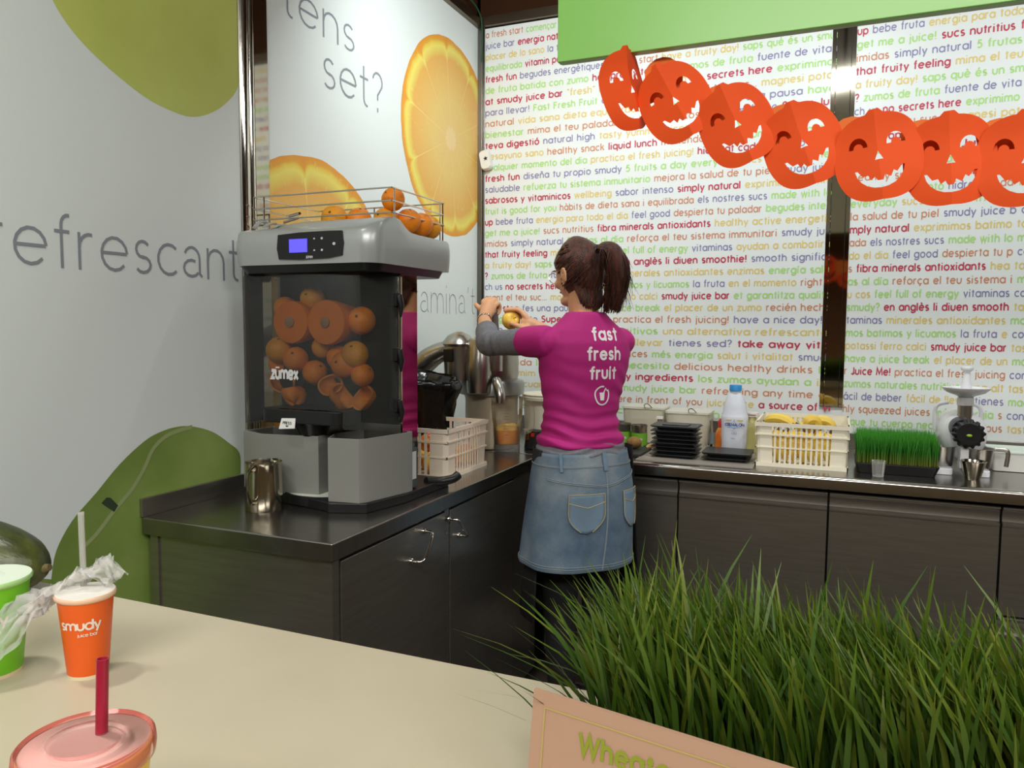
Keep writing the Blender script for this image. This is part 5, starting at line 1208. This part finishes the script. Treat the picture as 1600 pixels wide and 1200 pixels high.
armR=limb([SR,SR.lerp(ER,.35),SR.lerp(ER,.7),ER],[.046,.041,.036,.034]); foreR=limb([ER,ER.lerp(WR_,.3),ER.lerp(WR_,.7),WR_],[.034,.037,.029,.022])
# left hand: palm over the pusher, fingers curled around its far side, thumb out to the left
camr=Vector((.921,.389,0)); camf=Vector((-.389,.921,0))
def hand(o, r, u, f): return o+camr*r+UZ*u+camf*f
PL=Vector((.395,-.745,1.463))
palmL=join(limb([WL,WL.lerp(PL,.5),PL,hand(PL,.004,.022,.012)],[.021,.026,.032,.024]), MB().ball(tuple(PL),(.030,.030,.036),14))
fing=MB()
for i,(dr,du) in enumerate(((-.020,.026),(-.003,.030),(.015,.026),(.028,.014))):
    b=hand(PL,dr,du,.004); ln=(.9,1.0,.95,.8)[i]
    P_=[hand(PL,dr*.5,du*.2,.0), b, hand(b,.012*ln,.010*ln,.022*ln), hand(b,.020*ln,-.006,.040*ln), hand(b,.016*ln,-.026,.040*ln), hand(b,.006,-.036,.028*ln)]
    fing=join(fing, MB().tube(crom(P_,4), lerpr([.011,.0098,.0088,.0082,.0076,.0062],4), 10))
thL=MB().tube(crom([hand(PL,-.014,-.014,-.004),hand(PL,-.034,.002,.004),hand(PL,-.046,.012,.012),hand(PL,-.050,.022,.020)],4), lerpr([.014,.0115,.0098,.0075],4), 10)
# a small finger rests on the pusher, lower right
# right hand: fingers spread over the apple, thumb below
PRm=Vector((.560,-.744,1.408))
palmR=limb([WR_,PRm,PRm.lerp(AP,.35)],[.021,.026,.020])
fR=MB()
for i,(u,f,ln) in enumerate(((.034,-.014,.92),(.038,.004,1.0),(.032,.022,.95),(.018,.036,.8))):
    k0=PRm+UZ*(u*.55)+camf*f*.8-camr*.004
    d=(Vector((0,0,1))*u+camf*f).normalized()
    a1=AP+camr*.034+d*.030; a2=AP+camr*.008+d*.0455; a3=AP-camr*.016+d*.0425; a4=AP-camr*.026+d*.036
    P_=[PRm, k0, a1+d*.010, a2, a3.lerp(a2,(1-ln)*1.5), a4.lerp(a2,(1-ln)*1.2)]
    fR=join(fR, MB().tube(crom(P_,4), lerpr([.012,.0105,.0092,.0084,.0076,.006],4), 10))
thR=MB().tube(crom([PRm-UZ*.010-camf*.012, PRm-UZ*.020-camf*.034-camr*.01, AP+camr*.020-UZ*.018-camf*.040, AP-camr*.004-UZ*.010-camf*.0465],4), lerpr([.015,.0125,.0105,.008],4), 10)
legs=MB()
for s in (-1,1):
    legs=join(legs, limb([Wp(s*.080,0,.84),Wp(s*.082,.005,.66),Wp(s*.075,.012,.46),Wp(s*.078,-.004,.30),Wp(s*.08,-.012,.10),Wp(s*.08,-.012,.045)],[.086,.076,.052,.050,.033,.032],18), limb([Wp(s*.08,-.03,.035),Wp(s*.082,.06,.03),Wp(s*.085,.15,.022)],[.030,.032,.022],12))
body=join(rings(TOR), neck, face, ears, armL, foreL, armR, foreR, palmL, fing, thL, palmR, fR, thR, legs)
M_skin=mat('skin',(214,160,122),.5,noise_amt=.03,nscale=8,sss=.12)
put('body', remesh(body,.0036,4), M_skin, wm)
# eyes, brows, lips, glasses
ey=MB()
for s in (-1,1): put('eye', MB().ball(tuple(Hp(s*.030,.067,.010)),.0115,12), mat('eye_white',(232,228,222),.2), wm, smooth=180)
ir=MB()
for s in (-1,1): put('iris', MB().ball(tuple(Hp(s*.030,.0742,.0085)),.0056,10), mat('iris_brown',(60,38,24),.2), wm, smooth=180)
bw=MB()
for s in (-1,1): put('eyebrow', MB().tube(crom([Hp(s*.014,.0845,.026),Hp(s*.030,.0835,.031),Hp(s*.048,.073,.026)],4),.0026,6), mat('brow_brown',(46,30,22),.8), wm)
put('lips', MB().tube(crom([Hp(-.020,.083,-.044),Hp(-.008,.0915,-.041),Hp(0,.092,-.042),Hp(.008,.0915,-.041),Hp(.020,.083,-.044)],4),lerpr([.001,.004,.0045,.004,.001],4),8), mat('lip_rose',(184,96,88),.4), wm, smooth=60)
gl=MB()
for s in (-1,1):
    gl.tube([Hp(s*.032+.024*cos(radians(t)),.090,.006+.018*sin(radians(t))) for t in range(0,361,24)],.0011,6)
    gl.tube([Hp(s*.056,.088,.012),Hp(s*.072,.07,.013),Hp(s*.079,.0,.010)],.0011,6)
gl.tube([Hp(-.008,.091,.010),Hp(.008,.091,.010)],.001,6)
put('glasses', gl, M_chrome, wm)
put('earring', MB().tube([Hp(-.0785+.0,.002+.004*cos(radians(t)),-.050+.004*sin(radians(t))) for t in range(0,361,45)],.0008,6), M_chrome, wm)
# magenta top
def grow(TS,d): return [(z,rx+d,ry+d,ro,fo) for z,rx,ry,ro,fo in TS]
SH=[(1.0,.154,.111,-.016,-.010),(1.012,.155,.112,-.016,-.010),(1.034,.147,.105,-.015,-.005),(1.055,.139,.100,-.013,-.002),(1.10,.130,.094,-.011,.002),(1.16,.138,.098,-.005,.005),(1.24,.156,.108,.003,.010),(1.30,.166,.108,.003,.006),(1.345,.160,.094,0,-.004),(1.385,.136,.076,0,-.008),(1.412,.100,.066,0,-.008),(1.436,.074,.060,0,-.006),(1.446,.066,.056,0,-.004)]
slv=join(MB().tube([SL-(EL-SL)*.10,SL,SL.lerp(EL,.20),SL.lerp(EL,.36)],[.046,.052,.053,.051],20), MB().tube([SR-(ER-SR)*.10,SR,SR.lerp(ER,.25),SR.lerp(ER,.52)],[.046,.050,.050,.048],20))
shirt=remesh(join(rings(SH,40),slv, MB().ball(tuple(Wp(-.135,0,1.345)),(.058,.058,.050),16), MB().ball(tuple(Wp(.135,0,1.345)),(.058,.058,.050),16), MB().ball(tuple(Wp(-.062,.070,1.235)),(.062,.062,.058),16), MB().ball(tuple(Wp(.062,.070,1.235)),(.062,.062,.058),16)),.0045,16)
def folds(me):
    nrm=[v.normal.copy() for v in me.vertices]
    for v,n in zip(me.vertices,nrm):
        d=v.co-P0; r=d.dot(PR); f=d.dot(PF); z=v.co.z
        q=noise.noise(Vector((r*5,f*5,z*6)))
        a=0
        lo=max(0,1-abs(z-1.045)/.10)
        a+=lo*.0085*sin(z*170+r*14+q*5)*(.55+.45*noise.noise(Vector((r*9,f*9,z*14))))*1.2
        mid=max(0,1-abs(z-1.18)/.14)
        a+=mid*.0022*sin(z*95+r*40+q*7)
        ap=max(0,1-(Vector((r+.15,f,z-1.28)).length)/.13)
        a+=ap*.0035*sin((r*90+z*-40)+q*5)
        v.co+=n*a
    me.update()
folds(shirt)
M_mag=mat('magenta_cotton',(178,30,118),.75,noise_amt=.04,nscale=6,bump=.08,bscale=400)
sh=put('shirt', shirt, M_mag, wm)
bvh=BVHTree.FromPolygons([v.co.copy() for v in shirt.vertices],[tuple(p.vertices) for p in shirt.polygons])
def onback(r,z,off=.0016):
    o=Wp(r,-.5,z); h=bvh.ray_cast(o,PF)
    return tuple((h[0] if h[0] else Wp(r,-.1,z))-PF*off)
M_tee=mat('tee_print',(236,226,228),.6)
mb=MB()
for s,zc,hh in (('fast',1.366,.0250),('fresh',1.302,.0250),('fruit',1.240,.0240)):
    W_=text_w(s,.46); rc={'fast':.026,'fresh':.019,'fruit':.016}[s]
    g,_=text_geo(s,.165,track=.46,rnd=1)
    # chop long strokes so the print follows the cloth
    bmx=bmesh.new()
    for V,F in g:
        vs=[bmx.verts.new((x,y,0)) for x,y in V]
        for f in F:
            try: bmx.faces.new([vs[i] for i in f])
            except Exception: pass
    bmesh.ops.subdivide_edges(bmx,edges=[e for e in bmx.edges if e.calc_length()>.3],cuts=3,use_grid_fill=True)
    bmx.verts.index_update(); mb.add([onback(rc+(v.co.x-W_/2)*hh*.92,zc-.010+v.co.y*hh) for v in bmx.verts],[tuple(v.index for v in f.verts) for f in bmx.faces]); bmx.free()
# round cup badge
ringp=[(.027*cos(radians(t))*(1+.05*sin(radians(t*3))),.030*sin(radians(t))) for t in range(-285,50,12)]
V,F=ribbon(ringp,.0026); mb.add([onback(.014+x,1.172+y) for x,y in V],F)
for poly in ([(-.010,.010),(-.007,-.016),(.007,-.016),(.010,.010)],[(.004,.009),(.012,.026),(.016,.024),(.009,.009)],[(.012,.026),(.022,.016),(.020,.013),(.013,.021)]):
    mb.add([onback(.014+x,1.172+y) for x,y in poly],[tuple(range(len(poly)))])
put('shirt_print', mb, M_tee, sh)
# grey undershirt: sleeves to mid forearm and the band under the hem
M_gry=mat('grey_jersey',(116,116,122),.85,noise_amt=.10,nscale=90,bump=.1,bscale=500)
def gsleeve(S_,E_,W_,last):
    a_=join(MB().tube(crom([S_.lerp(E_,.15),S_.lerp(E_,.45),S_.lerp(E_,.8),E_,E_.lerp(W_,.18),E_.lerp(W_,.40),E_.lerp(W_,last)],4),lerpr([.044,.047,.044,.044,.045,.043,.040],4),20), MB().ball(tuple(E_),.045,16))
    um=remesh(a_,.0045,4); nrm=[v.normal.copy() for v in um.vertices]
    for v,n in zip(um.vertices,nrm):
        d1=(v.co-E_).length; q=noise.noise(v.co*9)
        if d1<.14: v.co+=n*.0028*sin(d1*150+q*6)*max(0,1-d1/.14)
    return put('sleeve', um, M_gry, wm)
gsleeve(SL,EL,WL,.52); gsleeve(SR,ER,WR_,.78)
um=remesh(rings([(.955,.158,.110,-.014,-.010),(.98,.163,.116,-.014,-.010),(1.02,.145,.102,-.014,-.008)],36),.0045,3)
nrm=[v.normal.copy() for v in um.vertices]
for v,n in zip(um.vertices,nrm):
    q=noise.noise(v.co*9); v.co+=n*.003*sin(v.co.z*260+q*8)
put('undershirt_hem', um, M_gry, wm)
# bracelet and apple
d_=(WL-EL).normalized(); a_=d_.cross(UZ).normalized(); b__=d_.cross(a_); wc=EL.lerp(WL,.93)
put('bracelet', MB().tube([wc+(a_*cos(radians(t))+b__*sin(radians(t)))*.0265 for t in range(0,361,15)],.0032,8,flat=.6), M_chrome, wm, smooth=60)
apple(tuple(AP),(1.2,.3,.8),'golden yellow apple held in the right hand of the woman','apple in the hand',M_apy)
# denim skirt
def denim(nt,N,L,b):
    tc=N.new('ShaderNodeTexCoord'); n=N.new('ShaderNodeTexNoise'); n.inputs['Scale'].default_value=5; n.inputs['Detail'].default_value=8; n.inputs['Roughness'].default_value=.6; L.new(tc.outputs['Object'],n.inputs[0])
    r=N.new('ShaderNodeValToRGB'); L.new(n.outputs[0],r.inputs[0]); e=r.color_ramp.elements; e[0].position=.32; e[0].color=(*lin((74,98,122)),1); e[1].position=.74; e[1].color=(*lin((152,160,162)),1); q=e.new(.5); q.color=(*lin((106,126,142)),1)
    w_=N.new('ShaderNodeTexNoise'); w_.inputs['Scale'].default_value=420; L.new(tc.outputs['Object'],w_.inputs[0]); mx=N.new('ShaderNodeMixRGB'); mx.blend_type='MULTIPLY'; mx.inputs[0].default_value=.35; L.new(r.outputs[0],mx.inputs[1]); L.new(w_.outputs[0],mx.inputs[2]); L.new(mx.outputs[0],b.inputs['Base Color'])
    bp=N.new('ShaderNodeBump'); bp.inputs['Strength'].default_value=.15; bp.inputs['Distance'].default_value=.003; L.new(w_.outputs[0],bp.inputs['Height']); L.new(bp.outputs[0],b.inputs['Normal'])
M_den=print_mat('washed_denim',denim); M_den.node_tree.nodes['Principled BSDF'].inputs['Roughness'].default_value=.85
SK=[(.615,.192,.155,-.036,-.025),(.621,.194,.157,-.036,-.025),(.66,.192,.154,-.032,-.024),(.72,.189,.150,-.027,-.022),(.79,.186,.145,-.021,-.02),(.86,.181,.138,-.017,-.018),(.92,.173,.128,-.015,-.015),(.96,.166,.119,-.014,-.012),(.986,.162,.114,-.014,-.010)]
def skirt_pt(a,z,off=0):
    for p,q in zip(SK,SK[1:]):
        if p[0]<=z<=q[0]:
            t=(z-p[0])/(q[0]-p[0]); rx,ry,ro,fo=[p[i]+(q[i]-p[i])*t for i in (1,2,3,4)]; break
    else: rx,ry,ro,fo=(SK[0] if z<.7 else SK[-1])[1:]
    s=1/(abs(cos(a))**2.3+abs(sin(a))**2.3)**(1/2.3); h=max(0,(.86-z)/.25)
    k=1+off/.17+.016*h*sin(a*5+1)+.008*h*sin(a*9+z*12)+.006*noise.noise(Vector((cos(a)*5,sin(a)*5,z*11)))
    return tuple(Wp(ro+rx*s*cos(a)*k, fo+ry*s*sin(a)*k, z))
zs=[.615,.6155]+[.62+i*.0118 for i in range(32)]; zs=[min(z,.986) for z in zs]; n=72
mb=MB(); mb.v=[skirt_pt(2*pi*k/n,z,.001*(z<.637)) for z in zs for k in range(n)]; mb.f=[(i*n+k,i*n+(k+1)%n,(i+1)*n+(k+1)%n,(i+1)*n+k) for i in range(len(zs)-1) for k in range(n)]; mb.m=[0]*len(mb.f)
sk=put('skirt', mb, M_den, wm, smooth=180); so=sk.modifiers.new('s','SOLIDIFY'); so.thickness=.003; so.offset=-1
def strip_on(pts,w_,off=.0015,mi=0,mbx=None):
    mbx=mbx or MB(); m=len(pts); V,F=ribbon(pts,w_); mbx.add([skirt_pt(a,min(.9855,max(.616,z)),off) for a,z in V],F,mi); return mbx
def line(a0,z0,a1,z1,n=14): return [(a0+(a1-a0)*i/n,z0+(z1-z0)*i/n) for i in range(n+1)]
B=-pi/2
seam=MB()
for z,w_ in ((.945,.0012),(.635,.0010),(.628,.0008),(.948,.0008)):
    P_=[skirt_pt(2*pi*k/96,z,.002) for k in range(97)]; seam.tube(P_,w_,5)
def cseam(pts,r=.0011): seam.tube([skirt_pt(a,z,.0022) for a,z in crom2(pts)],r,5)
def crom2(pts): return [(p.x,p.y) for p in crom([(a,z,0) for a,z in pts],6)]
cseam([(B-1.1,.910),(B-.5,.897),(B+.10,.887),(B+.6,.903),(B+1.1,.917)]); cseam([(B-1.1,.905),(B-.5,.892),(B+.10,.882),(B+.6,.898),(B+1.1,.912)])
cseam([(B+.12,.985),(B+.10,.88),(B+.08,.74),(B+.02,.62)]); cseam([(B+.135,.985),(B+.115,.88),(B+.095,.74),(B+.035,.62)])
put('seam', seam, mat('denim_stitch',(136,146,150),.8), sk)
pk=MB()
for a0 in (B-.62,B+.45):
    w_=.66 if a0<B else .56
    nx_,nz_=10,10; vs=[]
    for j in range(nz_+1):
        v=j/nz_; z=.862-.118*v; sh_=1-.0*v if v<.55 else 1-.9*((v-.55)/.45)**2.2*.75
        for i in range(nx_+1):
            u=i/nx_-.5; vs.append(skirt_pt(a0+w_/2+u*w_*sh_, z-.006*(1-abs(2*u))*(v>.8)+(.004*u), .0035))
    pk=MB().add(vs,[(j*(nx_+1)+i,j*(nx_+1)+i+1,(j+1)*(nx_+1)+i+1,(j+1)*(nx_+1)+i) for j in range(nz_) for i in range(nx_)])
    put('pocket', pk, mat('denim_pocket',(108,130,148),.85,noise_amt=.14,nscale=9), sk, smooth=180).modifiers.new('s','SOLIDIFY').thickness=.002
ps=MB()
for a0 in (B-.62,B+.45):
    w_=.66 if a0<B else .56
    L1=[skirt_pt(a0+t*w_/10,.862,.006) for t in range(11)]; L2=[skirt_pt(a0+t*w_/10,.836-.016*(1-abs(t-5)/5),.006) for t in range(11)]; L3=[skirt_pt(a0+w_/2-w_/2*(1 if t<6 else 1-.7*((t-5)/5)**2),.862-.0118*t,.006) for t in range(11)]; L4=[skirt_pt(a0+w_/2+w_/2*(1 if t<6 else 1-.7*((t-5)/5)**2),.862-.0118*t,.006) for t in range(11)]
    ps=MB()
    for L_ in (L1,L2,L3,L4): ps.tube(L_,.0013,5)
    put('pocket_stitching', ps, mat('stitch_tan',(176,158,112),.8), sk)
bl=MB()
for a,da in ((B-.80,.05),(B+.10,.0)):
    w_=.045 if da==0 else .03
    vs=[]
    for z in (.990,.97,.95,.932):
        for u in (-1,1): vs.append(skirt_pt(a+da*(.99-z)*12+u*w_, min(z,.9859), .006)[:2]+(z,))
    bl=MB().add(vs,[(2*i,2*i+1,2*i+3,2*i+2) for i in range(3)])
    o=put('belt_loop', bl, mat('denim_pocket',(124,146,166)), sk); o.modifiers.new('s','SOLIDIFY').thickness=.003
# black apron over the front and black leggings
ap=MB(); n=40; zs=[.42,.55,.70,.84,.92,.992]
for z in zs:
    for k in range(n+1):
        a=radians(-14)+radians(206)*k/n; q=1/(abs(cos(a))**2.3+abs(sin(a))**2.3)**(1/2.3); k_=1+.25*max(0,(.9-z))*.35
        ap.v.append(tuple(Wp((.178+.055*(.99-z))*q*cos(a), -.006+(.130+.13*(.99-z))*q*sin(a)+.004*sin(k*1.1)*(z<.9), z)))
ap.f=[(i*(n+1)+k,i*(n+1)+k+1,(i+1)*(n+1)+k+1,(i+1)*(n+1)+k) for i in range(len(zs)-1) for k in range(n)]; ap.m=[0]*len(ap.f)
put('apron', ap, mat('apron_black',(20,19,20),.85), wm, smooth=180).modifiers.new('s','SOLIDIFY').thickness=.003
lg=MB()
for s in (-1,1):
    lg=join(lg, limb([Wp(s*.080,0,.80),Wp(s*.082,.005,.66),Wp(s*.075,.012,.46),Wp(s*.078,-.004,.30),Wp(s*.08,-.012,.10)],[.094,.082,.058,.056,.040],20))
put('leggings', remesh(lg,.007,3), mat('legging_black',(17,16,17),.8), wm)
for s in (-1,1):
    sho=limb([Wp(s*.08,-.050,.040),Wp(s*.082,.04,.042),Wp(s*.086,.13,.034),Wp(s*.088,.19,.030)],[.036,.042,.040,.026],16)
    for i,(x,y,z) in enumerate(sho.v): sho.v[i]=(x,y,max(z,.002))
    put('shoe', sho, mat('shoe_black',(22,22,23),.5), wm, smooth=60)
# hair: cap drawn back to the tie, strands, ponytail
M_hair=mat('hair_brown',(44,24,18),.40,rgb2=(100,50,34),nscale=18,stretch=(6,6,.8),bump=.5,bscale=120)
TIE=Hp(.004,-.098,.050)
cap=MB(); n=44; m=22
for i in range(m+1):
    t=pi*i/m*.80
    for k in range(n):
        a=2*pi*k/n; x=.077*sin(t)*cos(a); y=.097*sin(t)*sin(a); z=.107*cos(t)
        if y<0: y*=1.04
        if z<0: x*=1-.18*(-z/.1)
        front=(y>.0)
        if front and z<.058: y=min(y,.012+max(0,(z+.01))*.9)         # hairline lies behind brow and ear
        if z>.02: z+=.020*math.exp(-((x/.05)**2+((y-.0)/.06)**2))      # lifted crown
        if y<-.02 and z>.0: y-=.018*math.exp(-((z-.05)/.045)**2-(x/.045)**2)
        s_=.0022*sin(atan2(x,(z-.05))*26)
        cap.v.append(tuple(Hp(x*(1+s_*6),y+s_*.6,z+.004)))
cap.f=[(i*n+k,i*n+(k+1)%n,(i+1)*n+(k+1)%n,(i+1)*n+k) for i in range(m) for k in range(n)]+[tuple(range(n)),tuple(m*n+k for k in range(n))[::-1]]; cap.m=[0]*len(cap.f)
hr=put('hair', cap, M_hair, wm, smooth=180)
nape=MB()
for k in range(90):
    u=(k/89-.5)*2; o=Hp(.058*u+random.gauss(0,.002),-.062+.030*u*u,-.045+random.uniform(-.01,.01)); e=Wp(.040*u+.006,-.052+.02*u*u,1.462-.02*random.random()+.02*abs(u))
    nape.tube(crom([Hp(.066*u,-.070+.035*u*u,.0),o,o.lerp(e,.6)-PF*.004,e],3),[.005,.005,.005,.0045,.0045,.004,.0035,.003,.002,.001],4)
put('nape_hair', nape, M_hair, hr, smooth=180)
R=random.Random(4); stn=MB()
for _ in range(260):   # combed strands from the hairline to the tie
    a=R.uniform(-pi*.62,pi*.62); el=R.uniform(-.5,1.35)
    x=.079*sin(a)*cos(el*.8); y=.085*cos(a)*cos(el); z=.108*sin(el)
    if y>.0: y=min(y,.014+max(0,z+.01)*.9)
    p0=Vector((x,y*.98,z)); p3=Vector((.004+R.gauss(0,.006),-.104,.050+R.gauss(0,.007)))
    pm=(p0+p3)/2; l=sqrt((pm.x/.079)**2+(pm.y/.102)**2+(pm.z/.112)**2); pm=pm/l*1.005 if l>.2 else pm
    q1=(p0*.65+pm*.35); l=sqrt((q1.x/.079)**2+(q1.y/.100)**2+(q1.z/.112)**2); q1=q1/max(l,.3)*1.0
    pts=[Hp(*p) for p in (p0,q1,pm,(pm*.3+p3*.7),p3)]
    stn.tube(crom(pts,3),[.0018]*13,4)
put('combed_strands', stn, M_hair, hr, smooth=180)
pt_=MB(); bx_=[TIE, TIE+Vector((.022,-.012,.010)), TIE+Vector((.050,-.020,-.010)), TIE+Vector((.062,-.022,-.070)), TIE+Vector((.052,-.020,-.130)), TIE+Vector((.030,-.016,-.190))]
bx_=[TIE+camr*x+camf*y+UZ*z for x,y,z in ((0,0,0),(.020,-.020,.008),(.044,-.030,-.006),(.060,-.030,-.055),(.062,-.022,-.115),(.044,-.014,-.185))]
pt_.tube(crom(bx_,5),lerpr([.014,.024,.032,.036,.032,.006],5),14)
pn_=put('ponytail', pt_, M_hair, wm, smooth=180)
pst=MB()
for _ in range(420):
    ang=R.uniform(0,2*pi); rad=R.uniform(.5,1.12); ln=R.uniform(.80,1.12); pts=[]
    for i,(p,r) in enumerate(zip(bx_,[.012,.026,.034,.038,.036,.030])):
        t=i/5; o=camr*(cos(ang)*r*rad)+camf*(sin(ang)*r*rad*.8)
        q=TIE+(p-TIE)*1.0+o+Vector((R.gauss(0,.002),R.gauss(0,.002),0))*t
        if i==5: q=q+UZ*(-.02*(ln-1)*8)
        pts.append(q)
    pts=pts[:6] if ln>.86 else pts[:5]
    c=crom(pts,3); pst.tube(c,[.0016*(1-.6*i/len(c)) for i in range(len(c))],4)
for _ in range(120):   # flyaways around the ponytail
    j=R.randint(1,4); p=bx_[j]; ang=R.uniform(0,2*pi); r=[.026,.034,.038,.036,.030][j]
    a0=p+camr*cos(ang)*r+camf*sin(ang)*r*.8; a1=a0+camr*R.gauss(.010*cos(ang),.006)+UZ*R.uniform(-.05,-.02); a2=a1+camr*R.gauss(.006,.008)+UZ*R.uniform(-.05,-.02)
    pst.tube([a0,a1,a2],[.0009,.0007,.0004],3)
for _ in range(22):   # loose wisps at the nape
    o=Hp(R.uniform(-.02,.05),-.075,-.03); pst.tube(crom([o,o+Vector((R.gauss(.008,.01),R.gauss(0,.01),-.04)),o+Vector((R.gauss(.015,.02),R.gauss(-.01,.01),-.085))],4),.0008,4)
put('ponytail_strands', pst, M_hair, pn_, smooth=180)
tq=(bx_[1]-bx_[0]).normalized(); ta=tq.cross(UZ).normalized(); tb=tq.cross(ta)
put('hair_tie', MB().tube([TIE+tq*.004+(ta*cos(radians(t))+tb*sin(radians(t)))*.019 for t in range(0,361,24)],.0055,8), mat('tie_black',(18,18,20),.6), wm, smooth=60)
